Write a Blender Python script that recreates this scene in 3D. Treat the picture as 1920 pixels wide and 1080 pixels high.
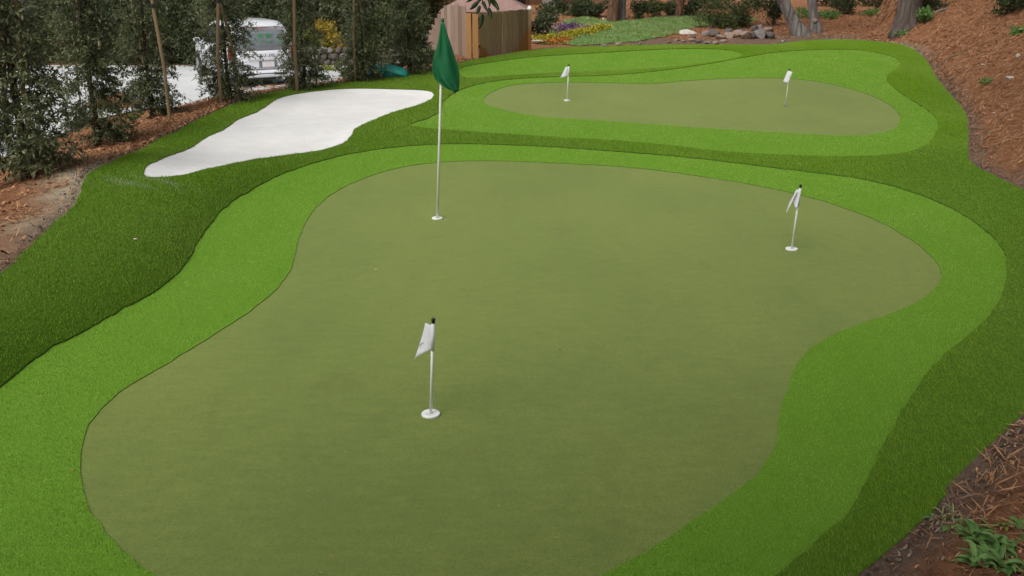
import bpy, bmesh, math, random
import numpy as np
from mathutils import Vector, Matrix
from mathutils.geometry import delaunay_2d_cdt

R = math.radians
rng = np.random.default_rng(7)
random.seed(7)
scene = bpy.context.scene
for o in list(bpy.data.objects):
    bpy.data.objects.remove(o)
COL = scene.collection

# ------------------------------------------------------------------ camera, sky, sun, exposure
CAM_Z, PITCH, FPX = 2.6, R(18.8), 1850.0
cd = bpy.data.cameras.new('camera')
cam = bpy.data.objects.new('camera', cd)
COL.objects.link(cam)
cam.location = (0, 0, CAM_Z)
cam.rotation_euler = (R(90) - PITCH, 0, 0)
cd.sensor_width = 36.0
cd.lens = 36.0 * FPX / 1920.0
cd.clip_start, cd.clip_end = 0.05, 1500
scene.camera = cam

SUN_EL, SUN_AZ = R(52), R(218)        # azimuth measured clockwise from +Y: light from the left
world = bpy.data.worlds.new('World')
scene.world = world
world.use_nodes = True
wn, wl = world.node_tree.nodes, world.node_tree.links
sky = wn.new('ShaderNodeTexSky')
sky.sky_type = 'NISHITA'
sky.sun_disc = False
sky.sun_elevation = SUN_EL
sky.sun_rotation = SUN_AZ
sky.air_density, sky.dust_density, sky.ozone_density = 1.0, 4.0, 1.0
hs = wn.new('ShaderNodeHueSaturation')          # overcast: the sky is nearly grey
hs.inputs['Saturation'].default_value = 0.22
wl.new(sky.outputs[0], hs.inputs['Color'])
wl.new(hs.outputs[0], wn['Background'].inputs['Color'])
wn['Background'].inputs['Strength'].default_value = 0.13

sd = bpy.data.lights.new('sun', 'SUN')
sun = bpy.data.objects.new('sun', sd)
COL.objects.link(sun)
sd.energy, sd.angle, sd.color = 1.5, R(45), (1.0, 0.965, 0.91)
sdir = Vector((math.sin(SUN_AZ) * math.cos(SUN_EL), math.cos(SUN_AZ) * math.cos(SUN_EL), math.sin(SUN_EL)))
sun.rotation_euler = sdir.to_track_quat('Z', 'Y').to_euler()
sun.location = sdir * 40
vs = scene.view_settings
vs.view_transform, vs.look, vs.exposure, vs.gamma = 'Standard', 'None', 0.08, 1.0
vs.use_curve_mapping = False

# ------------------------------------------------------------------ helpers
def link(o, parent=None):
    COL.objects.link(o)
    if parent: o.parent = parent
    return o

def tag(o, label=None, cat=None, group=None, kind=None):
    if label: o['label'] = label
    if cat: o['category'] = cat
    if group: o['group'] = group
    if kind: o['kind'] = kind
    return o

def thing(name, loc, label, cat, group=None, rz=0.0):
    o = bpy.data.objects.new(name, None)
    o.empty_display_size = 0.1
    o.location = loc
    o.rotation_euler = (0, 0, rz)
    link(o)
    return tag(o, label, cat, group)

def obj(name, me, m, parent=None, loc=None, rot=None, scl=None):
    if m is not None and len(me.materials) == 0: me.materials.append(m)
    o = bpy.data.objects.new(name, me)
    if loc is not None: o.location = loc
    if rot is not None: o.rotation_euler = rot
    if scl is not None: o.scale = scl
    return link(o, parent)

def np_mesh(name, V, F, tint=None, smooth=False, attr='tint'):
    """V (n,3), F (m,k) same-size faces; tint = per face float"""
    V = np.asarray(V, np.float32); F = np.asarray(F, np.int32)
    me = bpy.data.meshes.new(name)
    n, m, k = len(V), len(F), F.shape[1]
    me.vertices.add(n); me.vertices.foreach_set('co', V.ravel())
    me.loops.add(m * k); me.loops.foreach_set('vertex_index', F.ravel())
    me.polygons.add(m); me.polygons.foreach_set('loop_start', np.arange(0, m * k, k, dtype=np.int32))
    if smooth: me.polygons.foreach_set('use_smooth', np.ones(m, bool))
    me.update(calc_edges=True)
    if tint is not None:
        a = me.attributes.new(attr, 'FLOAT', 'FACE')
        a.data.foreach_set('value', np.asarray(tint, np.float32))
    return me

def vattr(me, name, vals):
    a = me.attributes.new(name, 'FLOAT', 'POINT')
    a.data.foreach_set('value', np.asarray(vals, np.float32))

def bm_mesh(name, bm, smooth=False):
    bmesh.ops.recalc_face_normals(bm, faces=bm.faces)
    me = bpy.data.meshes.new(name); bm.to_mesh(me); bm.free()
    if smooth:
        for p in me.polygons: p.use_smooth = True
    return me

def box(bm, c, s, rot=None, bevel=0.0):
    g = bmesh.ops.create_cube(bm, size=1.0)
    vs_ = g['verts']
    for v in vs_: v.co = Vector((v.co.x * s[0], v.co.y * s[1], v.co.z * s[2]))
    if bevel:
        es = list({e for v in vs_ for e in v.link_edges})
        r = bmesh.ops.bevel(bm, geom=es, offset=bevel, segments=1, affect='EDGES')
        vs_ = list({v for f in r['faces'] for v in f.verts} | {v for v in vs_ if v.is_valid})
    M = Matrix.Translation(c) @ (rot.to_matrix().to_4x4() if rot is not None else Matrix())
    bmesh.ops.transform(bm, matrix=M, verts=vs_)

def tube(bm, pts, radii, seg=8, cap=True):
    pts = [Vector(p) for p in pts]
    if not hasattr(radii, '__len__'): radii = [radii] * len(pts)
    rings = []; up = None
    for i, p in enumerate(pts):
        t = (pts[min(i + 1, len(pts) - 1)] - pts[max(i - 1, 0)]).normalized()
        a = t.orthogonal().normalized() if up is None else (up - t * up.dot(t)).normalized()
        up = a; b = t.cross(a)
        rings.append([bm.verts.new(p + (a * math.cos(2 * math.pi * k / seg) + b * math.sin(2 * math.pi * k / seg)) * radii[i]) for k in range(seg)])
    for i in range(len(rings) - 1):
        for k in range(seg):
            bm.faces.new((rings[i][k], rings[i][(k + 1) % seg], rings[i + 1][(k + 1) % seg], rings[i + 1][k]))
    if cap:
        bm.faces.new(rings[0][::-1]); bm.faces.new(rings[-1])

def lathe(bm, prof, seg=24, axis='z', off=(0, 0, 0)):
    rings = []
    for r, h in prof:
        ring = []
        for k in range(seg):
            a = 2 * math.pi * k / seg
            p = (r * math.cos(a), r * math.sin(a), h)
            if axis == 'y': p = (p[0], p[2], p[1])
            ring.append(bm.verts.new((p[0] + off[0], p[1] + off[1], p[2] + off[2])))
        rings.append(ring)
    for i in range(len(rings) - 1):
        for k in range(seg):
            bm.faces.new((rings[i][k], rings[i][(k + 1) % seg], rings[i + 1][(k + 1) % seg], rings[i + 1][k]))
    bm.faces.new(rings[0][::-1]); bm.faces.new(rings[-1])

def ss(a, b, x):
    t = np.clip((np.asarray(x, float) - a) / (b - a), 0, 1)
    return t * t * (3 - 2 * t)

# ------------------------------------------------------------------ materials
class NT:
    def __init__(s, name):
        s.m = bpy.data.materials.new(name); s.m.use_nodes = True
        s.n, s.l = s.m.node_tree.nodes, s.m.node_tree.links
        s.b = s.n['Principled BSDF']
        g = s.n.new('ShaderNodeNewGeometry'); s.pos = g.outputs['Position']
        tc = s.n.new('ShaderNodeTexCoord'); s.oc = tc.outputs['Object']
    def rough(s, r, spec=0.3):
        s.b.inputs['Roughness'].default_value = r; s.b.inputs['Specular IOR Level'].default_value = spec
    def mapping(s, vec, scale, rot=(0, 0, 0)):
        m = s.n.new('ShaderNodeMapping'); m.inputs['Scale'].default_value = scale; m.inputs['Rotation'].default_value = rot
        s.l.new(vec, m.inputs['Vector']); return m.outputs[0]
    def noise(s, vec, scale, detail=4, rough=0.6, dist=0.0):
        t = s.n.new('ShaderNodeTexNoise'); t.inputs['Scale'].default_value = scale; t.inputs['Detail'].default_value = detail
        t.inputs['Roughness'].default_value = rough; t.inputs['Distortion'].default_value = dist
        s.l.new(vec, t.inputs['Vector']); return t.outputs[0]
    def attr(s, name):
        a = s.n.new('ShaderNodeAttribute'); a.attribute_name = name; return a.outputs['Fac']
    def ramp(s, fac, stops):
        r = s.n.new('ShaderNodeValToRGB'); e = r.color_ramp.elements
        while len(e) < len(stops): e.new(0.5)
        for i, (p, c) in enumerate(stops):
            e[i].position = p; e[i].color = (*c, 1) if len(c) == 3 else c
        s.l.new(fac, r.inputs['Fac']); return r.outputs['Color']
    def mix(s, fac, a, b, mode='MIX'):
        m = s.n.new('ShaderNodeMix'); m.data_type = 'RGBA'; m.blend_type = mode
        for sock, v in ((m.inputs[0], fac), (m.inputs[6], a), (m.inputs[7], b)):
            if isinstance(v, (int, float)): sock.default_value = v
            elif isinstance(v, tuple): sock.default_value = (*v, 1)
            else: s.l.new(v, sock)
        return m.outputs[2]
    def math(s, op, a, b=0.0):
        m = s.n.new('ShaderNodeMath'); m.operation = op
        for i, v in enumerate((a, b)):
            if isinstance(v, (int, float)): m.inputs[i].default_value = v
            else: s.l.new(v, m.inputs[i])
        return m.outputs[0]
    def color(s, c):
        if isinstance(c, tuple): s.b.inputs['Base Color'].default_value = (*c, 1)
        else: s.l.new(c, s.b.inputs['Base Color'])
    def bump(s, h, strength=0.3, dist=0.02):
        b = s.n.new('ShaderNodeBump'); b.inputs['Strength'].default_value = strength; b.inputs['Distance'].default_value = dist
        s.l.new(h, b.inputs['Height']); s.l.new(b.outputs[0], s.b.inputs['Normal'])

def simple(name, c, r=0.6, spec=0.3, var=0.25, scale=6.0, bump=0.0, bscale=40, metal=0.0):
    t = NT(name); t.rough(r, spec); t.b.inputs['Metallic'].default_value = metal
    n = t.noise(t.oc, scale, 5)
    a = tuple(max(0, x * (1 - var)) for x in c); b = tuple(min(1, x * (1 + var)) for x in c)
    t.color(t.ramp(n, [(0.3, a), (0.7, b)]))
    if bump: t.bump(t.noise(t.oc, bscale, 4), bump, 0.01)
    return t.m

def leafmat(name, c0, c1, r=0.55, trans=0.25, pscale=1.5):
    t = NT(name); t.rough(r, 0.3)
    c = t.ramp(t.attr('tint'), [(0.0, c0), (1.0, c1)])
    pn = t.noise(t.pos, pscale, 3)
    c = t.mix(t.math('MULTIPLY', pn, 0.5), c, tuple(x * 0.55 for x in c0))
    t.color(c)
    if trans:
        tr = t.n.new('ShaderNodeBsdfTranslucent'); t.l.new(c, tr.inputs['Color'])
        mx = t.n.new('ShaderNodeMixShader'); mx.inputs[0].default_value = trans
        t.l.new(t.b.outputs[0], mx.inputs[1]); t.l.new(tr.outputs[0], mx.inputs[2])
        t.l.new(mx.outputs[0], t.n['Material Output'].inputs['Surface'])
    return t.m

def turf_blade(name, dark, light, dry, dryamt, pscale):
    t = NT(name); t.rough(0.55, 0.06)
    c = t.ramp(t.attr('tint'), [(0.0, dark), (0.75, light), (1.0, dry)])
    p = t.noise(t.mapping(t.pos, (1, 0.45, 1), (0, 0, 0.5)), pscale, 4, 0.6)
    c = t.mix(t.ramp(p, [(0.35, (0, 0, 0)), (0.7, (dryamt,) * 3)]), c, dry)
    sp = t.attr('spill')
    c = t.mix(sp, c, (0.62, 0.6, 0.54))
    t.color(c)
    t.b.inputs['Sheen Weight'].default_value = 0.2; t.b.inputs['Sheen Roughness'].default_value = 0.45; t.b.inputs['Sheen Tint'].default_value = (0.75, 0.9, 0.12, 1)
    g = t.n.new('ShaderNodeNewGeometry')          # light put into the blades: shading normal bent upward to brighten them
    m1 = t.n.new('ShaderNodeVectorMath'); m1.operation = 'SCALE'; m1.inputs[3].default_value = 0.45; t.l.new(g.outputs['Normal'], m1.inputs[0])
    m2 = t.n.new('ShaderNodeVectorMath'); m2.operation = 'ADD'; m2.inputs[1].default_value = (0, 0, 1); t.l.new(m1.outputs[0], m2.inputs[0])
    m3 = t.n.new('ShaderNodeVectorMath'); m3.operation = 'NORMALIZE'; t.l.new(m2.outputs[0], m3.inputs[0]); t.l.new(m3.outputs[0], t.b.inputs['Normal'])
    tr = t.n.new('ShaderNodeBsdfTranslucent'); t.l.new(c, tr.inputs['Color'])
    mx = t.n.new('ShaderNodeMixShader'); mx.inputs[0].default_value = 0.12
    t.l.new(t.b.outputs[0], mx.inputs[1]); t.l.new(tr.outputs[0], mx.inputs[2])
    t.l.new(mx.outputs[0], t.n['Material Output'].inputs['Surface'])
    return t.m

M = {}
M['rough_blade'] = turf_blade('rough_blade', (0.112, 0.250, 0.008), (0.210, 0.385, 0.022), (0.310, 0.440, 0.085), 0.45, 0.7)
M['fringe_blade'] = turf_blade('fringe_blade', (0.145, 0.352, 0.016), (0.283, 0.552, 0.045), (0.420, 0.590, 0.125), 0.55, 2.2)
M['lawn_blade'] = turf_blade('lawn_blade', (0.100, 0.210, 0.045), (0.220, 0.370, 0.095), (0.330, 0.450, 0.190), 0.7, 2.0)

def turf_sheet(name, a, b, scale, bump):
    t = NT(name); t.rough(0.75, 0.15)
    f = t.noise(t.pos, scale, 6, 0.75)
    c = t.ramp(f, [(0.3, a), (0.7, b)])
    t.color(c); t.bump(t.noise(t.pos, 320, 3, 0.8), bump, 0.01)
    return t.m
M['rough_base'] = turf_sheet('rough_base', (0.056, 0.128, 0.005), (0.092, 0.185, 0.011), 60, 0.6)  # darker than the blades: shade between them put into the colour
M['fringe_base'] = turf_sheet('fringe_base', (0.100, 0.222, 0.012), (0.165, 0.330, 0.028), 90, 0.5)
M['lawn_base'] = turf_sheet('lawn_base', (0.085, 0.170, 0.036), (0.165, 0.285, 0.070), 12, 0.6)

def green_mat():
    t = NT('green_nylon'); t.rough(0.62, 0.25)
    t.b.inputs['Sheen Weight'].default_value = 0.30; t.b.inputs['Sheen Roughness'].default_value = 0.5
    t.b.inputs['Sheen Tint'].default_value = (0.80, 0.86, 0.34, 1)
    big = t.noise(t.mapping(t.pos, (1, 0.55, 1), (0, 0, 0.3)), 0.7, 5, 0.55)
    c = t.ramp(big, [(0.3, (0.124, 0.180, 0.031)), (0.5, (0.166, 0.226, 0.038)), (0.72, (0.215, 0.266, 0.052))])
    nap = t.noise(t.mapping(t.pos, (5, 16, 1), (0, 0, -0.15)), 1.0, 4, 0.7)
    c = t.mix(0.35, c, t.ramp(nap, [(0.33, (0.100, 0.150, 0.022)), (0.67, (0.215, 0.270, 0.052))]))
    bl_ = t.noise(t.mapping(t.pos, (1, 0.5, 1)), 3.2, 5, 0.65, 0.5)
    c = t.mix(t.ramp(bl_, [(0.30, (0.35,) * 3), (0.46, (0, 0, 0))]), c, (0.105, 0.140, 0.026))
    fine = t.noise(t.pos, 95, 4, 0.8)
    c = t.mix(t.ramp(fine, [(0.36, (0.75,) * 3), (0.54, (0, 0, 0))]), c, (0.080, 0.118, 0.024))
    fl = t.noise(t.pos, 60, 2, 0.5)
    c = t.mix(t.ramp(fl, [(0.68, (0, 0, 0)), (0.76, (0.5,) * 3)]), c, (0.28, 0.31, 0.10))
    t.color(c); t.bump(t.noise(t.pos, 210, 3, 0.8), 0.55, 0.008)
    return t.m
M['green'] = green_mat()
M['green_blade'] = turf_blade('green_blade', (0.120, 0.165, 0.030), (0.210, 0.255, 0.055), (0.290, 0.320, 0.105), 0.3, 1.0)

def sand_mat():
    t = NT('white_sand'); t.rough(0.9, 0.1)
    c = t.ramp(t.noise(t.pos, 3, 6, 0.7), [(0.3, (0.69, 0.68, 0.65)), (0.7, (0.79, 0.78, 0.76))])
    c = t.mix(t.ramp(t.noise(t.pos, 45, 5, 0.8), [(0.3, (0.35,) * 3), (0.5, (0, 0, 0))]), c, (0.56, 0.55, 0.52))
    t.color(c); t.bump(t.noise(t.mapping(t.pos, (9, 26, 9), (0, 0, 0.4)), 3.0, 6, 0.8), 0.22, 0.015)
    return t.m
M['sand'] = sand_mat()

def ground_mat():
    t = NT('pine_straw_ground'); t.rough(0.95, 0.1)
    n1 = t.noise(t.mapping(t.pos, (3, 9, 3), (0, 0, 0.5)), 1.6, 8, 0.75, 0.6)
    n2 = t.noise(t.mapping(t.pos, (22, 5, 8), (0, 0, -0.4)), 1.2, 6, 0.75, 0.5)
    c = t.ramp(n1, [(0.25, (0.075, 0.042, 0.026)), (0.42, (0.290, 0.130, 0.064)), (0.58, (0.460, 0.215, 0.104)), (0.78, (0.61, 0.37, 0.19))])
    c = t.mix(0.45, c, t.ramp(n2, [(0.3, (0.070, 0.044, 0.030)), (0.55, (0.410, 0.188, 0.092)), (0.75, (0.65, 0.39, 0.205))]))
    soil = t.ramp(t.mix(0.55, t.noise(t.pos, 9, 7, 0.75), t.noise(t.pos, 70, 6, 0.8)), [(0.36, (0.05, 0.036, 0.028)), (0.5, (0.185, 0.14, 0.108)), (0.64, (0.38, 0.31, 0.25))])
    c = t.mix(t.attr('soil'), c, soil)
    sandy = t.ramp(t.noise(t.pos, 14, 6, 0.7), [(0.3, (0.44, 0.36, 0.24)), (0.7, (0.68, 0.59, 0.43))])
    c = t.mix(t.attr('sandy'), c, sandy)
    t.color(c)
    h = t.mix(0.45, t.mix(0.5, n1, n2), t.noise(t.pos, 55, 6, 0.8))
    t.bump(h, 0.9, 0.10)
    return t.m
M['ground'] = ground_mat()

M['straw'] = leafmat('pine_straw', (0.13, 0.056, 0.027), (0.74, 0.39, 0.195), 0.8, 0.0, 2.0)
M['crumb'] = leafmat('soil_crumbs', (0.10, 0.072, 0.055), (0.36, 0.285, 0.215), 0.9, 0.0, 3.0)

def concrete_mat():
    t = NT('pale_concrete'); t.rough(0.85, 0.2)
    c = t.ramp(t.noise(t.pos, 0.8, 7, 0.65), [(0.3, (0.54, 0.545, 0.54)), (0.7, (0.66, 0.67, 0.67))])
    c = t.mix(t.ramp(t.noise(t.pos, 14, 6, 0.7), [(0.32, (0.4,) * 3), (0.5, (0, 0, 0))]), c, (0.5, 0.5, 0.49))
    t.color(c); t.bump(t.noise(t.pos, 60, 4), 0.2, 0.01)
    return t.m
M['concrete'] = concrete_mat()

def wood_board(name, a, b, stain=None):
    t = NT(name); t.rough(0.8, 0.2)
    rnd = t.n.new('ShaderNodeObjectInfo').outputs['Random']
    g = t.noise(t.mapping(t.pos, (30, 30, 2.2)), 1.0, 6, 0.7, 0.4)
    c = t.ramp(g, [(0.3, a), (0.7, b)])
    c = t.mix(t.math('MULTIPLY', rnd, 0.75), c, tuple(x * 0.55 for x in a))
    if stain:
        sepz = t.n.new('ShaderNodeSeparateXYZ'); t.l.new(t.pos, sepz.inputs[0])
        w = t.noise(t.mapping(t.pos, (1.2, 1.2, 0.5)), 1.0, 5, 0.6)
        e1 = t.math('ABSOLUTE', t.math('SUBTRACT', sepz.outputs[0], -0.25))
        fac = t.math('ADD', t.math('MULTIPLY', e1, 1.5), t.math('MULTIPLY', w, 0.5))
        fac = t.math('SUBTRACT', fac, t.math('MULTIPLY', t.math('SUBTRACT', sepz.outputs[2], 0.25), 1.0))
        c = t.mix(t.ramp(fac, [(0.48, (0, 0, 0)), (0.62, (0.9,) * 3)]), c, stain)
    t.color(c); t.bump(g, 0.4, 0.01)
    return t.m
M['grey_board'] = wood_board('weathered_board', (0.29, 0.195, 0.140), (0.50, 0.375, 0.295))
M['brown_board'] = wood_board('stained_board', (0.23, 0.145, 0.082), (0.37, 0.255, 0.16), (0.23, 0.088, 0.026))
M['cedar'] = wood_board('fresh_cedar', (0.56, 0.29, 0.115), (0.72, 0.42, 0.20))
M['stake_wood'] = wood_board('stake_wood', (0.19, 0.130, 0.070), (0.34, 0.245, 0.145))

def bark_mat(name, a, b, sc, bs=1.0):
    t = NT(name); t.rough(0.92, 0.1)
    v = t.n.new('ShaderNodeTexVoronoi'); v.feature = 'DISTANCE_TO_EDGE'; v.inputs['Scale'].default_value = 1.0
    t.l.new(t.mapping(t.oc, (sc, sc, sc * 0.28)), v.inputs['Vector'])
    n = t.noise(t.mapping(t.oc, (sc * 2, sc * 2, sc * 0.5)), 1.0, 6, 0.7, 0.8)
    e = t.ramp(v.outputs['Distance'], [(0.0, (0, 0, 0)), (0.22, (1, 1, 1))])
    c = t.ramp(n, [(0.3, a), (0.7, b)])
    c = t.mix(t.mix(0.55, e, (1, 1, 1)), tuple(x * 0.45 for x in a), c)
    t.color(c); t.bump(t.mix(0.65, e, n), bs, 0.05)
    return t.m
M['bark_red'] = bark_mat('redwood_bark', (0.11, 0.058, 0.036), (0.24, 0.135, 0.085), 9)
M['bark_grey'] = bark_mat('oak_bark', (0.12, 0.105, 0.095), (0.30, 0.275, 0.255), 5)
M['bark_pine'] = bark_mat('pine_bark', (0.085, 0.066, 0.056), (0.185, 0.150, 0.130), 5.0, 1.0)
M['bark_dark'] = bark_mat('dark_stem', (0.05, 0.036, 0.026), (0.12, 0.085, 0.06), 14)
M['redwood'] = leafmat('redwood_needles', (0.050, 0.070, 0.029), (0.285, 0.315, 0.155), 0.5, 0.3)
M['dark_leaf'] = leafmat('dark_evergreen', (0.028, 0.046, 0.017), (0.140, 0.170, 0.068), 0.5, 0.2)
M['olive_leaf'] = leafmat('olive_leaf', (0.050, 0.075, 0.022), (0.190, 0.225, 0.075), 0.55, 0.2)
M['lime_leaf'] = leafmat('lime_leaf', (0.150, 0.200, 0.020), (0.420, 0.450, 0.060), 0.5, 0.25)
M['gold_leaf'] = leafmat('golden_leaf', (0.300, 0.210, 0.030), (0.520, 0.400, 0.060), 0.5, 0.25)
M['weed_leaf'] = leafmat('weed_leaf', (0.085, 0.200, 0.040), (0.300, 0.500, 0.150), 0.45, 0.25)
M['thatch'] = leafmat('pale_thatch', (0.33, 0.36, 0.13), (0.56, 0.58, 0.30), 0.7, 0.2)
M['oak_leaf'] = leafmat('broad_leaf', (0.028, 0.060, 0.014), (0.090, 0.145, 0.032), 0.4, 0.2)
M['yellow_fl'] = leafmat('yellow_petals', (0.30, 0.28, 0.02), (0.68, 0.58, 0.06), 0.6, 0.2)
M['orange_fl'] = leafmat('orange_petals', (0.42, 0.15, 0.03), (0.62, 0.28, 0.06), 0.6, 0.2)
M['purple_fl'] = leafmat('purple_petals', (0.13, 0.06, 0.15), (0.28, 0.14, 0.30), 0.6, 0.2)
M['pink_fl'] = leafmat('pink_petals', (0.34, 0.22, 0.25), (0.62, 0.48, 0.50), 0.6, 0.2)

def rock_mat(name, a, b):
    t = NT(name); t.rough(0.9, 0.15)
    n = t.noise(t.oc, 4, 8, 0.7)
    c = t.ramp(n, [(0.3, a), (0.7, b)])
    c = t.mix(t.ramp(t.noise(t.oc, 14, 4, 0.7), [(0.35, (0.5,) * 3), (0.5, (0, 0, 0))]), c, tuple(x * 0.45 for x in a))
    t.color(c); t.bump(n, 0.6, 0.05)
    return t.m
M['rock_tan'] = rock_mat('tan_rock', (0.23, 0.165, 0.125), (0.42, 0.32, 0.255))
M['rock_grey'] = rock_mat('grey_rock', (0.17, 0.15, 0.145), (0.36, 0.33, 0.315))
M['rock_dark'] = rock_mat('dark_rock', (0.085, 0.070, 0.064), (0.21, 0.18, 0.165))
M['rock_pale'] = rock_mat('pale_rock', (0.52, 0.46, 0.40), (0.76, 0.70, 0.63))

M['white_plastic'] = simple('white_plastic', (0.82, 0.82, 0.80), 0.4, 0.4, 0.04)
M['pole_white'] = simple('white_fibreglass', (0.80, 0.81, 0.77), 0.45, 0.4, 0.06)
M['black_plastic'] = simple('black_plastic', (0.02, 0.02, 0.022), 0.5, 0.4, 0.1)
def cloth(name, c, tr=0.25):
    t = NT(name); t.rough(0.7, 0.2)
    w = t.noise(t.oc, 260, 2, 0.5); f = t.noise(t.oc, 9, 4)
    cc = t.ramp(f, [(0.3, tuple(x * 0.86 for x in c)), (0.7, c)])
    t.color(cc); t.bump(t.mix(0.4, f, w), 0.25, 0.01)
    x = t.n.new('ShaderNodeBsdfTranslucent'); t.l.new(cc, x.inputs['Color'])
    mx = t.n.new('ShaderNodeMixShader'); mx.inputs[0].default_value = tr
    t.l.new(t.b.outputs[0], mx.inputs[1]); t.l.new(x.outputs[0], mx.inputs[2])
    t.l.new(mx.outputs[0], t.n['Material Output'].inputs['Surface'])
    return t.m
M['flag_white'] = cloth('white_flag_cloth', (0.93, 0.93, 0.97), 0.35)
M['flag_green'] = cloth('green_flag_cloth', (0.016, 0.150, 0.058), 0.12)
M['mark_blue'] = simple('grey_blue_print', (0.30, 0.33, 0.45), 0.7)

def carpaint(name, c):
    t = NT(name); t.rough(0.28, 0.5); t.b.inputs['Coat Weight'].default_value = 0.5
    t.color(t.ramp(t.noise(t.oc, 3, 4), [(0.3, tuple(x * 0.94 for x in c)), (0.7, c)]))
    return t.m
M['van_white'] = carpaint('white_car_paint', (0.80, 0.82, 0.86))
M['glass'] = simple('dark_car_glass', (0.055, 0.065, 0.07), 0.06, 0.6, 0.2)
M['rear_glass'] = simple('reflecting_rear_glass', (0.20, 0.23, 0.245), 0.08, 0.8, 0.3, 2.5)
M['decal_green'] = simple('green_decal', (0.06, 0.30, 0.11), 0.5)
M['decal_grey'] = simple('grey_decal', (0.16, 0.17, 0.19), 0.5)
M['lamp_red'] = simple('red_lamp', (0.52, 0.03, 0.03), 0.2, 0.5, 0.15)
M['lamp_white'] = simple('clear_lamp', (0.70, 0.66, 0.66), 0.2, 0.5, 0.1)
M['tyre'] = simple('tyre_rubber', (0.022, 0.022, 0.024), 0.85, 0.2, 0.2)
M['alloy'] = simple('alloy', (0.55, 0.56, 0.58), 0.35, 0.5, 0.1, metal=0.8)
M['chrome'] = simple('bumper_steel', (0.62, 0.62, 0.62), 0.3, 0.5, 0.1, metal=0.5)
M['teal'] = simple('turquoise_plastic', (0.02, 0.27, 0.215), 0.35, 0.4, 0.18, 5)
M['siding'] = wood_board('cedar_siding', (0.11, 0.055, 0.026), (0.21, 0.105, 0.048))
M['dark_room'] = simple('dark_window_glass', (0.012, 0.012, 0.016), 0.12, 0.5, 0.2)
M['mauve'] = simple('mauve_stucco', (0.20, 0.155, 0.185), 0.85, 0.1, 0.15, bump=0.3)
M['stone_pillar'] = simple('grey_stucco', (0.24, 0.22, 0.205), 0.9, 0.1, 0.2, bump=0.4)
def shingle_mat():
    t = NT('pinkish_shingles'); t.rough(0.9, 0.1)
    br = t.n.new('ShaderNodeTexBrick'); br.inputs['Scale'].default_value = 6
    br.inputs['Color1'].default_value = (0.30, 0.18, 0.155, 1); br.inputs['Color2'].default_value = (0.40, 0.26, 0.225, 1); br.inputs['Mortar'].default_value = (0.15, 0.09, 0.08, 1)
    t.l.new(t.mapping(t.oc, (1, 1, 1)), br.inputs['Vector'])
    t.color(t.mix(0.4, br.outputs['Color'], t.ramp(t.noise(t.oc, 20, 5), [(0.3, (0.2, 0.12, 0.105)), (0.7, (0.46, 0.32, 0.28))])))
    return t.m
M['shingle'] = shingle_mat()

# ------------------------------------------------------------------ terrain and pixel rays
def G(x, y, cx, cy, sx, sy, ang, h):
    c, s = math.cos(ang), math.sin(ang)
    u = (x - cx) * c + (y - cy) * s; v = -(x - cx) * s + (y - cy) * c
    return h * np.exp(-0.5 * ((u / sx) ** 2 + (v / sy) ** 2))

BANKLINE = None
def bank(x, y): return 0.0
def H0(x, y):
    x = np.asarray(x, float); y = np.asarray(y, float)
    z = 0.18 * ss(10, 17, y) + 0.20 * ss(17, 29, y) + 0.22 * ss(29, 35, y)
    z = z + bank(x, y)                                          # bank along the left of the near green
    z = z + G(x, y, 6.6, 8.6, 1.0, 2.2, R(0), 0.18)             # swell at the right edge
    z = z + G(x, y, -0.6, 13.6, 2.2, 0.55, R(-4), 0.06)         # ridge between the two greens
    z = z + G(x, y, 5.4, 12.4, 2.4, 0.6, R(-10), 0.08)
    z = z + G(x, y, 3.5, 24.2, 3.5, 0.55, R(12), 0.10)          # ridge behind the far green
    return z

def ray(px, py):
    u, v = (px - 960) / FPX, (540 - py) / FPX
    return np.array([u, math.cos(PITCH) + v * math.sin(PITCH), -math.sin(PITCH) + v * math.cos(PITCH)])

def hit(px, py, Hf, tmax=90.0):
    d = ray(px, py); t = np.concatenate([np.arange(1.0, 40, 0.02), np.arange(40, tmax, 0.1)])
    P = d[None] * t[:, None]; P[:, 2] += CAM_Z
    below = P[:, 2] <= Hf(P[:, 0], P[:, 1])
    i = int(np.argmax(below)) if below.any() else len(t) - 1
    return P[i]

def curve(pix, closed=True, step=0.12):
    W = np.array([hit(a, b, H0)[:2] for a, b in pix])
    C_ = resample(W, closed, step); k_ = np.arange(len(C_))
    return C_ + 0.004 * np.stack([np.sin(k_ * 1.3) + np.sin(k_ * 2.7 + 1), np.cos(k_ * 1.9) + np.sin(k_ * 3.1)], 1)

def resample(W, closed=True, step=0.12):
    n = len(W); out = []
    rngn = n if closed else n - 1
    for i in range(rngn):
        if closed: p0, p1, p2, p3 = W[(i - 1) % n], W[i], W[(i + 1) % n], W[(i + 2) % n]
        else: p0, p1, p2, p3 = W[max(i - 1, 0)], W[i], W[i + 1], W[min(i + 2, n - 1)]
        L = np.linalg.norm(p2 - p1); k = max(1, int(round(L / step)))
        # centripetal-ish tangents limited to the segment length
        t1, t2 = (p2 - p0), (p3 - p1)
        t1 = t1 / (np.linalg.norm(t1) + 1e-9) * L; t2 = t2 / (np.linalg.norm(t2) + 1e-9) * L
        for j in range(k):
            s = j / k
            h00, h10, h01, h11 = 2*s**3-3*s**2+1, s**3-2*s**2+s, -2*s**3+3*s**2, s**3-s**2
            out.append(h00 * p1 + h10 * t1 + h01 * p2 + h11 * t2)
    if not closed: out.append(W[-1])
    return np.array(out)

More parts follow.
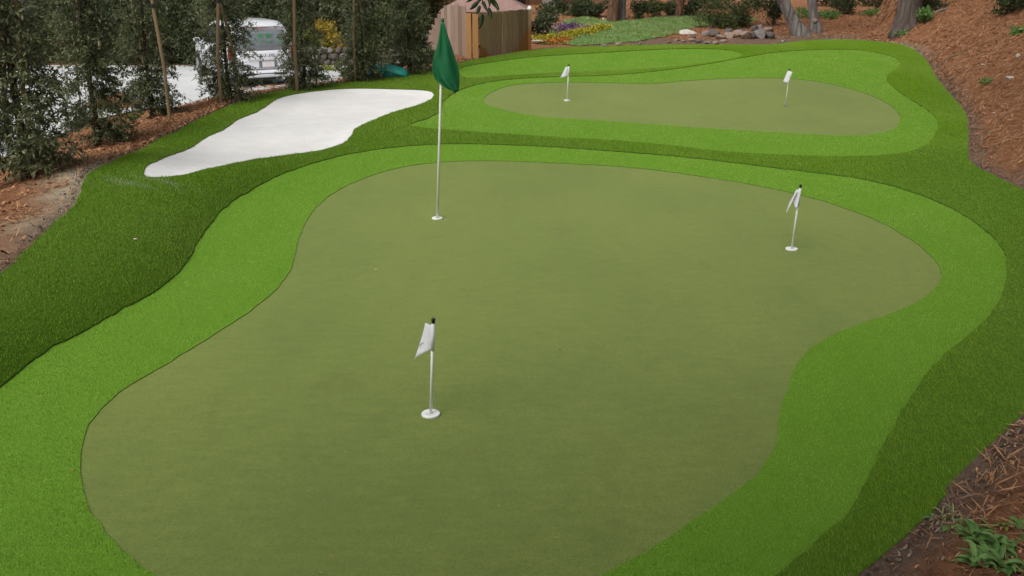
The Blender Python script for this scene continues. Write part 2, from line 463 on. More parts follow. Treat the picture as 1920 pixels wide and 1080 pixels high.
def inside(P, poly):
    P = np.asarray(P); x, y = P[:, 0], P[:, 1]
    a, b = poly, np.roll(poly, -1, 0); r = np.zeros(len(P), bool)
    for (x0, y0), (x1, y1) in zip(a, b):
        if y0 == y1: continue
        c = ((y0 > y) != (y1 > y)) & (x < (x1 - x0) * (y - y0) / (y1 - y0) + x0)
        r ^= c
    return r

def dist(P, poly):
    P = np.asarray(P, float); best = np.full(len(P), 1e9)
    a, b = poly, np.roll(poly, -1, 0)
    for p, q in zip(a, b):
        d = q - p; L = d @ d
        if L < 1e-12: continue
        t = np.clip(((P - p) @ d) / L, 0, 1)
        e = P - (p + t[:, None] * d)
        best = np.minimum(best, (e * e).sum(1))
    return np.sqrt(best)

FRINGE1 = curve([(0,732),(50,690),(100,657),(150,630),(200,602),(250,575),(300,545),(335,515),(355,490),(370,460),(390,430),(420,395),(460,367),(510,338),(560,318),(620,300),(680,287),(760,277),(850,272),(950,274),(1050,279),(1150,286),(1250,294),(1350,305),(1450,317),(1540,328),(1620,340),(1690,357),(1750,378),(1800,403),(1840,430),(1868,455),(1884,480),(1887,510),(1882,545),(1865,580),(1840,610),(1800,645),(1760,680),(1730,715),(1700,760),(1672,810),(1648,855),(1625,905),(1605,945),(1580,980),(1545,1010),(1510,1040),(1470,1075),(1400,1140),(1250,1220),(1000,1290),(700,1330),(300,1310),(-50,1250),(-240,1120),(-250,980),(-150,830)])
def bank(x, y):
    if BANKLINE is None: return 0.0
    P = np.stack([np.ravel(x), np.ravel(y)], 1); z = np.zeros(len(P))
    m = (P[:, 1] > 1) & (P[:, 1] < 16) & (np.abs(P[:, 0]) < 9)
    if m.any():
        Q = P[m]; d = dist(Q, BANKLINE); d[inside(Q, BANKLINE)] = 0
        left = ss(-1.2, -2.6, Q[:, 0]) * ss(13.5, 10.5, Q[:, 1])
        fade = ss(16, 14.5, Q[:, 1]) * ss(9, 7.5, np.abs(Q[:, 0]))
        z[m] = fade * ((0.05 + 0.33 * left) * (1 - np.exp(-d / 0.40)) - 0.10 * left * ss(1.4, 3.0, d))
    return z.reshape(np.shape(x))
BANKLINE = FRINGE1[::4]
TURF = curve([(0,522),(40,482),(80,445),(110,415),(135,395),(150,370),(157,345),(168,328),(185,318),(215,305),(250,290),(290,268),(330,250),(370,228),(410,210),(450,193),(490,180),(530,172),(580,164),(640,158),(700,151),(760,142),(815,131),(860,121),(880,115),(905,111),(950,103),(990,97),(1040,92),(1130,89),(1230,86),(1330,86),(1430,86),(1500,79),(1560,76),(1620,78),(1680,84),(1710,93),(1730,108),(1745,128),(1757,150),(1775,172),(1795,195),(1810,215),(1816,245),(1817,300),(1830,315),(1860,330),(1890,345),(1920,358),(2000,410),(2050,520),(2035,640),(1970,735),(1920,782),(1890,810),(1850,850),(1800,905),(1750,965),(1690,1020),(1640,1060),(1560,1130),(1450,1260),(1350,1500),(500,1900),(-500,1500),(-600,1100),(-400,820),(-150,630)], step=0.10)
GREEN1 = curve([(150,870),(155,835),(168,800),(190,770),(225,738),(265,712),(320,682),(370,650),(420,618),(465,588),(505,558),(535,525),(550,495),(556,465),(568,430),(585,400),(610,375),(645,352),(690,333),(740,318),(790,309),(850,304),(920,303),(1000,305),(1080,309),(1160,314),(1240,322),(1320,333),(1400,346),(1470,360),(1540,378),(1600,398),(1650,418),(1690,440),(1725,463),(1750,487),(1764,510),(1762,530),(1745,550),(1715,570),(1670,590),(1620,608),(1570,627),(1535,645),(1505,670),(1487,700),(1475,735),(1463,770),(1458,810),(1450,845),(1430,880),(1400,910),(1360,940),(1310,973),(1260,1010),(1210,1040),(1180,1054),(1100,1100),(900,1150),(600,1160),(400,1130),(290,1085),(250,1054),(215,1020),(185,985),(165,950),(153,910)])
FRINGE2 = curve([(770,238),(800,225),(825,210),(830,195),(845,180),(870,168),(905,158),(950,151),(1010,147),(1063,145),(1130,143),(1200,138),(1270,130),(1340,119),(1400,108),(1450,100),(1500,96),(1560,94),(1620,96),(1660,104),(1682,112),(1688,122),(1680,132),(1665,142),(1663,152),(1675,165),(1695,180),(1720,196),(1745,213),(1757,228),(1758,243),(1748,262),(1730,277),(1700,288),(1650,294),(1580,296),(1500,295),(1420,291),(1340,285),(1260,276),(1150,266),(1050,260),(950,254),(850,247)])
GREEN2 = curve([(906,190),(912,180),(930,170),(960,161),(1000,157),(1063,155),(1130,156),(1180,157),(1230,157),(1280,153),(1340,149),(1400,147),(1450,147),(1500,150),(1550,157),(1600,169),(1640,183),(1670,199),(1685,215),(1687,230),(1675,243),(1645,252),(1600,256),(1550,255),(1480,251),(1400,246),(1300,240),(1200,233),(1100,226),(1030,222),(980,215),(940,206),(915,199)])
FRINGE3 = curve([(866,128),(900,121),(950,114),(1000,108),(1060,104),(1130,100),(1200,96),(1270,93),(1330,93),(1370,96),(1390,101),(1385,109),(1360,115),(1300,123),(1230,130),(1150,135),(1063,138),(1000,141),(930,145),(880,148),(862,140)])
BUNKER = curve([(270,325),(275,315),(300,303),(340,287),(380,265),(420,245),(450,225),(490,208),(520,188),(545,180),(600,172),(660,168),(740,169),(800,172),(813,178),(808,188),(785,199),(740,212),(690,232),(665,245),(655,262),(635,275),(600,285),(540,293),(470,303),(400,318),(340,332),(290,337),(275,335)])
BUNKER = BUNKER + 0.003 * np.stack([np.sin(np.arange(len(BUNKER)) * 1.7) + np.sin(np.arange(len(BUNKER)) * 0.63), np.cos(np.arange(len(BUNKER)) * 2.1)], 1)

TURFC = TURF[::3]
def outd(x, y):
    P = np.stack([np.ravel(x), np.ravel(y)], 1)
    d = dist(P, TURFC); d[inside(P, TURFC)] *= -1
    return d.reshape(np.shape(x))

def H(x, y, d=None):
    x = np.asarray(x, float); y = np.asarray(y, float)
    if d is None: d = outd(x, y)
    z = H0(x, y); do = np.maximum(d, 0)
    sL = ss(-1.0, -2.6, x)
    z = z - ss(0.3, 4.6, do) * sL * (0.95 + H0(x, y))
    z = z + 0.55 * ss(34.8, 36.2, y) * sL
    mr = ss(-0.3, 1.3, x - 0.33 * y - 1.0)
    z = z + mr * 5.0 * (1 - np.exp(-np.maximum(do - 0.05, 0) * 0.52 / 5.0))
    lump = 0.5 * np.sin(x * 2.3 + 1.1 * np.sin(y * 1.7)) + 0.5 * np.sin(y * 3.1 + x * 1.3) + 0.6 * np.sin(x * 5.1 - y * 4.3) + 0.5 * np.sin(x * 8.7 + y * 7.9)
    wild = ss(0.0, 0.6, do) * (1 - sL * ss(2.6, 3.4, do)) * ss(45, 30, y)
    z = z + wild * (0.022 + 0.03 * mr) * lump
    return z

def Hs(x, y): return float(H(np.array([x]), np.array([y]))[0])
def at(px, py):
    d = ray(px, py); t = np.arange(2.0, 60, 0.05)
    P = d[None] * t[:, None]; P[:, 2] += CAM_Z
    below = P[:, 2] <= H(P[:, 0], P[:, 1])
    i = int(np.argmax(below)) if below.any() else len(t) - 1
    return P[i]

# ------------------------------------------------------------------ ground sheet
def axis_pts(lo, hi, flo, fhi, fine):
    a = [flo]; s = fine
    while a[-1] > lo: s *= 1.35; a.append(a[-1] - s)
    b = list(np.arange(flo, fhi, fine)) + [fhi]; s = fine
    c = [fhi]
    while c[-1] < hi: s *= 1.35; c.append(c[-1] + s)
    return np.array(sorted(set(a[1:])) + b + c[1:])
gx = axis_pts(-450, 450, -15, 16, 0.2); gy = axis_pts(-450, 900, 0.0, 42, 0.2)
X, Y = np.meshgrid(gx, gy)
D = outd(X, Y)
Z = H(X, Y, D)
Zg = Z + 0.024 * ss(0.5, 0.05, np.abs(D)) - 0.12 * ss(0.0, 0.35, -D)
inb = inside(np.stack([X.ravel(), Y.ravel()], 1), BUNKER).reshape(X.shape)
Zg = Zg - 0.10 * inb
nx, ny = len(gx), len(gy)
idx = np.arange(nx * ny).reshape(ny, nx)
F = np.stack([idx[:-1, :-1].ravel(), idx[:-1, 1:].ravel(), idx[1:, 1:].ravel(), idx[1:, :-1].ravel()], 1)
me = np_mesh('ground', np.stack([X.ravel(), Y.ravel(), Zg.ravel()], 1), F, smooth=True)
wob = 0.5 + 0.5 * np.sin(X * 3.1 + 2 * np.sin(Y * 2.3)) * np.sin(Y * 2.7)
farz = ss(22, 27, Y) * ss(1.5, 3.5, X) * ss(10.5, 8.5, X)
soil = np.clip(0.8 * ss(0.16, 0.03, D - 0.15 * wob) + 0.75 * farz * ss(2.6, 1.4, D), 0, 1) * (D > -0.4)
lft = ss(-3.8, -4.4, X) * ss(13, 11.5, Y) * ss(4, 6, Y)
sandy = np.clip(ss(0.36, 0.08, D - 0.3 * wob) * lft * (0.4 + 0.6 * ss(10.8, 10.2, Y)) + 0.7 * ss(0.35, 0.1, D) * ss(22, 26, Y) * ss(8, 9.5, X), 0, 1)
vattr(me, 'soil', soil.ravel()); vattr(me, 'sandy', sandy.ravel())
ground = tag(obj('ground', me, M['ground']), 'red-brown pine straw ground and slopes around the turf', kind='structure')

# ------------------------------------------------------------------ turf regions from one constrained triangulation
loops = [TURF, FRINGE1, GREEN1, FRINGE2, GREEN2, FRINGE3, BUNKER]
pts, edges = [], []
for L in loops:
    s0 = len(pts); pts += [tuple(p) for p in L]
    edges += [(s0 + i, s0 + (i + 1) % len(L)) for i in range(len(L))]
gp = []
yy = TURF[:, 1].min()
row = 0
while yy < TURF[:, 1].max():
    st = 0.14 if yy < 12 else 0.2
    xs = np.arange(TURF[:, 0].min(), TURF[:, 0].max(), st) + (st / 2 if row % 2 else 0)
    gp.append(np.stack([xs, np.full_like(xs, yy)], 1)); yy += st * 0.87; row += 1
gp = np.concatenate(gp); gp = gp + rng.uniform(-0.02, 0.02, gp.shape)
gp = gp[inside(gp, TURF)]
allb = np.concatenate(loops)
keep = np.ones(len(gp), bool)
for i in range(0, len(gp), 2000):
    dd = ((gp[i:i + 2000, None] - allb[None]) ** 2).sum(2).min(1); keep[i:i + 2000] = dd > 0.06 ** 2
gp = gp[keep]
pts += [tuple(p) for p in gp]
cv, ce, cf, *_ = delaunay_2d_cdt([Vector(p) for p in pts], edges, [], 0, 1e-5)
CV = np.array([tuple(v) for v in cv]); CF = np.array([f for f in cf if len(f) == 3])
CC = CV[CF].mean(1)
it = inside(CC, TURF); CF, CC = CF[it], CC[it]
reg = np.zeros(len(CF), int)
for k, L in ((1, FRINGE1), (2, GREEN1), (3, FRINGE2), (4, GREEN2), (5, FRINGE3), (6, BUNKER)):
    reg[inside(CC, L)] = k
ZB = H0(CV[:, 0], CV[:, 1])
RISE = {0: 0.021, 1: 0.010, 3: 0.010, 5: 0.010, 2: 0.005, 4: 0.005, 6: 0.012}
M['backing'] = simple('black_turf_backing', (0.055, 0.105, 0.020), 0.9, 0.1, 0.4)
bd = dist(CV, BUNKER); bin_ = inside(CV, BUNKER) & (bd > 1e-3)
REG = {}
def region(name, ks, m, label, zfun=None):
    f = CF[np.isin(reg, ks)]
    u, inv = np.unique(f.ravel(), return_inverse=True)
    V = np.stack([CV[u, 0], CV[u, 1], ZB[u] + RISE[ks[0]]], 1)
    if zfun is not None: V[:, 2] = zfun(u, V)
    Fx = inv.reshape(-1, 3)
    # all faces up
    a, b, c = V[Fx[:, 0]], V[Fx[:, 1]], V[Fx[:, 2]]
    nz = (b[:, 0]-a[:, 0])*(c[:, 1]-a[:, 1]) - (b[:, 1]-a[:, 1])*(c[:, 0]-a[:, 0])
    Fx[nz < 0] = Fx[nz < 0][:, ::-1]
    me = np_mesh(name, V, Fx, smooth=True)
    o = obj(name, me, m)
    tag(o, label, kind='structure')
    if ks[0] not in (2, 4, 6):       # the cut edge of the pile, standing proud of the lower turf
        E = np.concatenate([Fx[:, [0, 1]], Fx[:, [1, 2]], Fx[:, [2, 0]]]); key = np.sort(E, 1); key = key[:, 0] * len(V) + key[:, 1]
        _, first, cnt = np.unique(key, return_index=True, return_counts=True); B_ = E[first[cnt == 1]]; nb_ = len(B_)
        lo = np.array([0, 0, -0.045])
        SV = np.concatenate([V[B_[:, 0]], V[B_[:, 1]], V[B_[:, 1]] + lo, V[B_[:, 0]] + lo]) - np.array([0, 0, 0.0005])
        i_ = np.arange(nb_); se = obj('cut_edge', np_mesh('cut_edge', SV, np.stack([i_, i_ + nb_, i_ + 2 * nb_, i_ + 3 * nb_], 1)), M['backing'], o)
        se['kind'] = 'structure'
    REG[name] = (V, Fx)
    return o
region('rough_turf', [0], M['rough_base'], 'dark green long-pile artificial turf surround')
region('fringe_turf', [1], M['fringe_base'], 'bright green fringe turf ringing the near putting green')
region('putting_green', [2], M['green'], 'large olive putting green with three flags')
region('fringe_turf', [3], M['fringe_base'], 'bright green fringe turf ringing the far putting green')
REG['fringe2'] = REG['fringe_turf']
region('putting_green', [4], M['green'], 'smaller far olive putting green with two white flags')
region('fringe_turf', [5], M['fringe_base'], 'bright green strip of turf behind the far green')
REG['fringe3'] = REG['fringe_turf']
f1 = CF[reg == 1]
region('sand_bunker', [6], M['sand'], 'white sand bunker beside the young redwoods',
       lambda u, V: V[:, 2] - 0.055 * ss(0.0, 0.30, bd[u]) * bin_[u] + 0.003 * np.sin(V[:, 0] * 7 + V[:, 1] * 3) * np.minimum(bd[u] * 3, 1))

# ------------------------------------------------------------------ grass blades
def blades(name, V, F, dens, length, width, m, label, lean=0.45, nap=(0, 0), spillf=None, seedo=0, wf=0.75):
    r = np.random.default_rng(100 + seedo)
    A, B, C = V[F[:, 0]], V[F[:, 1]], V[F[:, 2]]
    area = 0.5 * np.linalg.norm(np.cross(B - A, C - A), axis=1)
    cen = (A + B + C) / 3; d = np.linalg.norm(cen - np.array([0, 0, CAM_Z]), axis=1)
    vis = (np.abs(cen[:, 0]) < 0.62 * (cen[:, 1] + 0.8) + 1.0) & (cen[:, 1] > 1.9)
    n = r.poisson(area * dens(d) * vis)
    ii = np.repeat(np.arange(len(F)), n); N = len(ii)
    u, v = r.random(N), r.random(N); fl = u + v > 1; u[fl], v[fl] = 1 - u[fl], 1 - v[fl]
    P = A[ii] + u[:, None] * (B[ii] - A[ii]) + v[:, None] * (C[ii] - A[ii])
    dd = d[ii]
    az = r.random(N) * 2 * np.pi; tl = np.abs(r.normal(0, 0.28, N) + (lean(P) if callable(lean) else lean))
    nx_, ny_ = nap(P) if callable(nap) else nap
    dr = np.stack([np.cos(az) * 0.8 + nx_, np.sin(az) * 0.8 + ny_], 1)
    Lh = length * r.uniform(0.6, 1.1, N)
    clump = 1 + 0.18 * np.sin(P[:, 0] * 9 + 3 * np.sin(P[:, 1] * 5)) * np.sin(P[:, 1] * 11 + P[:, 0] * 3)
    Lh *= clump
    tip = P + np.stack([dr[:, 0] * np.sin(tl) * Lh, dr[:, 1] * np.sin(tl) * Lh, np.cos(tl) * Lh], 1)
    w = np.maximum(width, dd / 987 * wf) * r.uniform(0.7, 1.3, N)
    pa = r.random(N) * 2 * np.pi
    pp = np.stack([np.cos(pa) * w / 2, np.sin(pa) * w / 2, np.zeros(N)], 1)
    VV = np.stack([P - pp, P + pp, tip], 1).reshape(-1, 3)
    VV[:, 2] -= np.tile([0.003, 0.003, 0.0], N)
    me = np_mesh(name, VV, np.arange(3 * N).reshape(-1, 3), r.beta(2, 2.2, N))
    if spillf is not None:
        a = me.attributes.new('spill', 'FLOAT', 'FACE'); a.data.foreach_set('value', np.clip(spillf(P), 0, 1).astype(np.float32))
    o = obj(name, me, m); tag(o, label, 'grass', kind='stuff')
    print('BLADES', name, N)
    return o

sp0 = hit(250, 345, H0)[:2]; sp1 = hit(330, 350, H0)[:2]
def spill(P):
    x, y = P[:, 0], P[:, 1]; r = np.random.default_rng(5).random(len(P))
    q = np.exp(-(((x - sp0[0]) / 0.30) ** 2 + ((y - sp0[1]) / 0.22) ** 2)) + 0.6 * np.exp(-(((x - sp1[0]) / 0.35) ** 2 + ((y - sp1[1]) / 0.12) ** 2))
    st = 0.5 + 0.5 * np.sin((x * 0.6 + y) * 16 + np.sin(x * 9))
    return 0.5 * q * st * (r < 0.75)

def rough_nap(P):     # nap direction shaped to lighten the left side and darken the right
    k = ss(-1.0, 1.5, P[:, 0] - 0.05 * P[:, 1]); return 0.3 - 0.9 * k, -0.3 + 0.85 * k
def rough_lean(P):# pile upright at left, flattened at right: shade put into its shape
    return 0.22 + 0.95 * ss(0.3, 2.2, P[:, 0] - 0.28 * P[:, 1] + 0.4) * ss(17, 11, P[:, 1])
V, F = REG['rough_turf']
blades('rough_grass', V, F, lambda d: np.clip(17000 * (6 / d), 5500, 23000), 0.024, 0.0024, M['rough_blade'], 'long dark green pile of the surrounding turf', rough_lean, rough_nap, spill, 1, 0.42)
def reg_arrays(k):
    f = CF[reg == k]; u, inv = np.unique(f.ravel(), return_inverse=True)
    return np.stack([CV[u, 0], CV[u, 1], ZB[u] + RISE[k]], 1), inv.reshape(-1, 3)
V, F = reg_arrays(1)
blades('fringe_grass', V, F, lambda d: np.clip(13000 * (6 / d), 4000, 18000), 0.013, 0.0034, M['fringe_blade'], 'short bright green pile around the near putting green', 0.40, (0.1, -0.2), None, 2, 0.45)
V, F = reg_arrays(3)
blades('fringe_grass', V, F, lambda d: np.clip(9000 * (6 / d), 3000, 9000), 0.016, 0.0040, M['fringe_blade'], 'short bright green pile around the far putting green', 0.40, (0.1, -0.2), None, 3, 0.4)
V, F = reg_arrays(5)
blades('fringe_grass', V, F, lambda d: d * 0 + 2500, 0.016, 0.0040, M['fringe_blade'], 'short bright green pile of the strip behind the far green', 0.40, (0.1, -0.2), None, 4, 0.4)
V, F = reg_arrays(2)
blades('green_pile', V, F, lambda d: np.where(d < 6.5, 5200 * (4.5 / d) ** 2, 0), 0.007, 0.0042, M['green_blade'], 'very short olive pile of the near putting green', 0.9, (0, 0), None, 5)

# ------------------------------------------------------------------ leaf and straw scatter helpers
def quads(P, U, W, tint):
    """leaf diamonds: centre-line P -> P+U, half width W"""
    N = len(P)
    V = np.stack([P, P + 0.45 * U + W, P + U, P + 0.45 * U - W], 1).reshape(-1, 3)
    return V, np.arange(4 * N).reshape(-1, 4), tint

def rand_dirs(r, n):
    v = r.normal(size=(n, 3)); return v / np.linalg.norm(v, axis=1)[:, None]

def blob_leaves(r, blobs, n, ln, wd, droop=0.0, shell=0.55):
    """leaves through the volume of several ellipsoid clumps: blobs = (cx,cy,cz,rx,ry,rz)"""
    Bs = np.array(blobs, float); wts = Bs[:, 3] * Bs[:, 4] + Bs[:, 4] * Bs[:, 5]; wts /= wts.sum()
    k = r.choice(len(Bs), n, p=wts)
    dv = rand_dirs(r, n); rad = shell + (1 - shell) * r.random(n) ** 0.6; rad *= r.uniform(0.75, 1.12, n)
    P = Bs[k, :3] + dv * rad[:, None] * Bs[k, 3:]
    U = dv * 0.6 + rand_dirs(r, n) * 0.9; U[:, 2] -= droop
    U /= np.linalg.norm(U, axis=1)[:, None]
    W = np.cross(U, rand_dirs(r, n)); W /= np.linalg.norm(W, axis=1)[:, None] + 1e-9
    s = r.uniform(0.6, 1.25, n)
    return quads(P, U * (ln * s)[:, None], W * (wd * 0.5 * s)[:, None], r.beta(2, 2.5, n))

# ------------------------------------------------------------------ pine straw litter and soil crumbs (loose, uncountable)
def litter(name, n, area_fn, ln, wd, m, label, lift=0.012, tilt=0.25, seed=1, flat=False):
    r = np.random.default_rng(seed)
    xy = area_fn(r, n); d = outd(xy[:, 0], xy[:, 1]); ok = d > 0.02; xy, d = xy[ok], d[ok]; n = len(xy)
    z = H(xy[:, 0], xy[:, 1], d) + 0.024 * ss(0.5, 0.05, d)
    az = r.random(n) * 2 * np.pi
    U = np.stack([np.cos(az), np.sin(az), r.normal(0, tilt, n)], 1)
    # follow the slope
    e = 0.06
    d2 = outd(xy[:, 0] + U[:, 0] * e, xy[:, 1] + U[:, 1] * e)
    sl = (H(xy[:, 0] + U[:, 0] * e, xy[:, 1] + U[:, 1] * e, d2) - z) / e
    U[:, 2] += sl
    dd = np.hypot(xy[:, 0], xy[:, 1])
    s = r.uniform(0.5, 1.3, n)
    W = np.stack([-np.sin(az), np.cos(az), r.normal(0, 0.5, n)], 1)
    w = np.maximum(wd, dd / 987 * 0.55)
    P = np.stack([xy[:, 0], xy[:, 1], z + r.uniform(0, lift, n)], 1)
    V_, F_, t_ = quads(P - U * (ln * s / 2)[:, None], U * (ln * s)[:, None], W * (w * 0.5 * s)[:, None], r.beta(1.6, 1.6, n))
    o = obj(name, np_mesh(name, V_, F_, t_), m); tag(o, label, 'mulch', kind='stuff')

def right_slope(r, n):
    y = 2.5 + 34 * r.random(n) ** 1.25; x = 0.33 * y + 1.0 + r.uniform(-0.5, 6.5, n) * (0.35 + 0.65 * r.random(n)); return np.stack([x, y], 1)
def left_verge(r, n):
    i = r.integers(0, len(TURF), n * 3); p = TURF[i]
    p = p[(p[:, 0] < -0.8) & (p[:, 1] > 4)]
    off = np.abs(r.normal(0, 1.6, len(p))); a = r.random(len(p)) * 2 * np.pi
    q = p + np.stack([np.cos(a) * off, np.sin(a) * off], 1); q = q[:n]
    strip = (outd(q[:, 0], q[:, 1]) < 0.34 + 0.2 * np.sin(q[:, 1] * 5)) & (q[:, 1] < 11.5) & (r.random(len(q)) < 0.85)      # bare sandy strip
    return q[~strip]
def far_bed(r, n):
    return np.stack([r.uniform(1.0, 13, n), r.uniform(27.5, 37, n)], 1)
litter('pine_straw', 60000, right_slope, 0.13, 0.006, M['straw'], 'loose red-brown pine needles covering the slope', 0.04, 0.3, 11)
litter('pine_straw', 42000, left_verge, 0.12, 0.006, M['straw'], 'loose red-brown pine needles under the young redwoods', 0.035, 0.3, 12)
litter('pine_straw', 12000, far_bed, 0.14, 0.008, M['straw'], 'loose pine needles around the rock pile', 0.03, 0.3, 13)
def edge_band(r, n):
    p = TURF[r.integers(0, len(TURF), n)]; a = r.random(n) * 2 * np.pi; off = np.abs(r.normal(0, 0.09, n))
    return p + np.stack([np.cos(a) * off, np.sin(a) * off], 1)
def near_corner(r, n): return np.stack([r.uniform(1.6, 5.6, n), r.uniform(2.2, 7.5, n)], 1)
litter('pine_straw', 9000, near_corner, 0.075, 0.003, M['straw'], 'fine pine needles in the bed at the turf corner', 0.03, 0.35, 15)
litter('bark_chips', 5000, near_corner, 0.02, 0.010, M['straw'], 'small bark chips in the bed at the turf corner', 0.02, 0.4, 16)
litter('bark_chips', 16000, right_slope, 0.034, 0.017, M['straw'], 'bark chips scattered over the slope', 0.03, 0.4, 17)
litter('bark_chips', 9000, left_verge, 0.05, 0.028, M['straw'], 'bark chips under the young redwoods', 0.03, 0.4, 18)
litter('soil_crumbs', 20000, edge_band, 0.026, 0.015, M['crumb'], 'grey crumbs of bare soil along the turf edge', 0.02, 0.5, 14)

# ------------------------------------------------------------------ driveway, far lawn, planting island
def sheet(name, poly, m, label, lift, step=0.5, kind='structure', zf=None):
    poly = np.asarray(poly, float)
    xs = np.arange(poly[:, 0].min(), poly[:, 0].max(), step); ys = np.arange(poly[:, 1].min(), poly[:, 1].max(), step)
    g = np.stack(np.meshgrid(xs, ys), -1).reshape(-1, 2) + rng.uniform(-.05, .05, (len(xs) * len(ys), 2))
    g = g[inside(g, poly)]; g = g[dist(g, poly) > step * 0.3]
    n = len(poly)
    v, e, f, *_ = delaunay_2d_cdt([Vector(p) for p in np.concatenate([poly, g])], [(i, (i + 1) % n) for i in range(n)], [], 0, 1e-5)
    V_ = np.array([tuple(q) for q in v]); F_ = np.array([q for q in f if len(q) == 3])
    F_ = F_[inside(V_[F_].mean(1), poly)]
    z = H(V_[:, 0], V_[:, 1]) + lift
    V3 = np.stack([V_[:, 0], V_[:, 1], z], 1)
    o = obj(name, np_mesh(name, V3, F_, smooth=True), m)
    tag(o, label, kind=kind)
    return V3, F_

near_edge = [at(px, py)[:2] for px, py in [(-500, 420), (-200, 335), (0, 300), (80, 272), (135, 245), (215, 218), (320, 204), (414, 183), (516, 169), (600, 161), (640, 155)]]
drive_poly = resample(np.array(near_edge), False, 0.4).tolist() + [[-4.6, 30.5], [-5.4, 33.0], [-20, 33.15], [-60, 33.15], [-60, 4]]
sheet('driveway', drive_poly, M['concrete'], 'pale concrete driveway behind the young redwoods', 0.03, 0.6)

lawn_pix = [(1012, 84), (1060, 84), (1130, 84), (1190, 80), (1250, 68), (1290, 56), (1340, 48), (1420, 40), (1395, 32), (1320, 31), (1240, 34), (1190, 39), (1140, 38), (1090, 33), (1060, 38), (1048, 50), (1030, 62)]
lawn_poly = resample(np.array([at(a, b)[:2] for a, b in lawn_pix]), True, 0.3)
LV, LF = sheet('lawn', lawn_poly, M['lawn_base'], 'blue-green lawn rising behind the turf', 0.015, 0.3)
blades('lawn_grass', LV, LF, lambda d: d * 0 + 700, 0.06, 0.006, M['lawn_blade'], 'blue-green grass of the lawn beyond the rocks', 0.4, (0, 0), None, 9)

# ------------------------------------------------------------------ golf flags
def mesh_grid(name, P, smooth=True, thick=0.0):
    """P (r,c,3) grid to a sheet, optionally doubled with thickness along its normal"""
    P = np.asarray(P, float); r_, c_ = P.shape[:2]
    if thick:
        du = np.gradient(P, axis=0); dv = np.gradient(P, axis=1); n_ = np.cross(du, dv); n_ /= np.linalg.norm(n_, axis=2)[..., None] + 1e-12
        Q = np.concatenate([(P + n_ * thick / 2).reshape(-1, 3), (P - n_ * thick / 2).reshape(-1, 3)])
    else: Q = P.reshape(-1, 3)
    i = np.arange(r_ * c_).reshape(r_, c_)
    f = np.stack([i[:-1, :-1].ravel(), i[:-1, 1:].ravel(), i[1:, 1:].ravel(), i[1:, :-1].ravel()], 1)
    if thick:
        N = r_ * c_; f2 = f[:, ::-1] + N
        b = np.concatenate([i[0, :], i[1:, -1], i[-1, -2::-1], i[-2:0:-1, 0]]); b2 = np.roll(b, -1)
        f3 = np.stack([b2, b, b + N, b2 + N], 1); f = np.concatenate([f, f2, f3])
    return np_mesh(name, Q, f, smooth=smooth)

def cup_mesh():
    bm = bmesh.new()
    lathe(bm, [(0.018, 0.002), (0.020, 0.004), (0.050, 0.007), (0.054, 0.006), (0.056, 0.002), (0.056, -0.01)], 28)
    return bm_mesh('cup', bm, True)
CUP = cup_mesh()

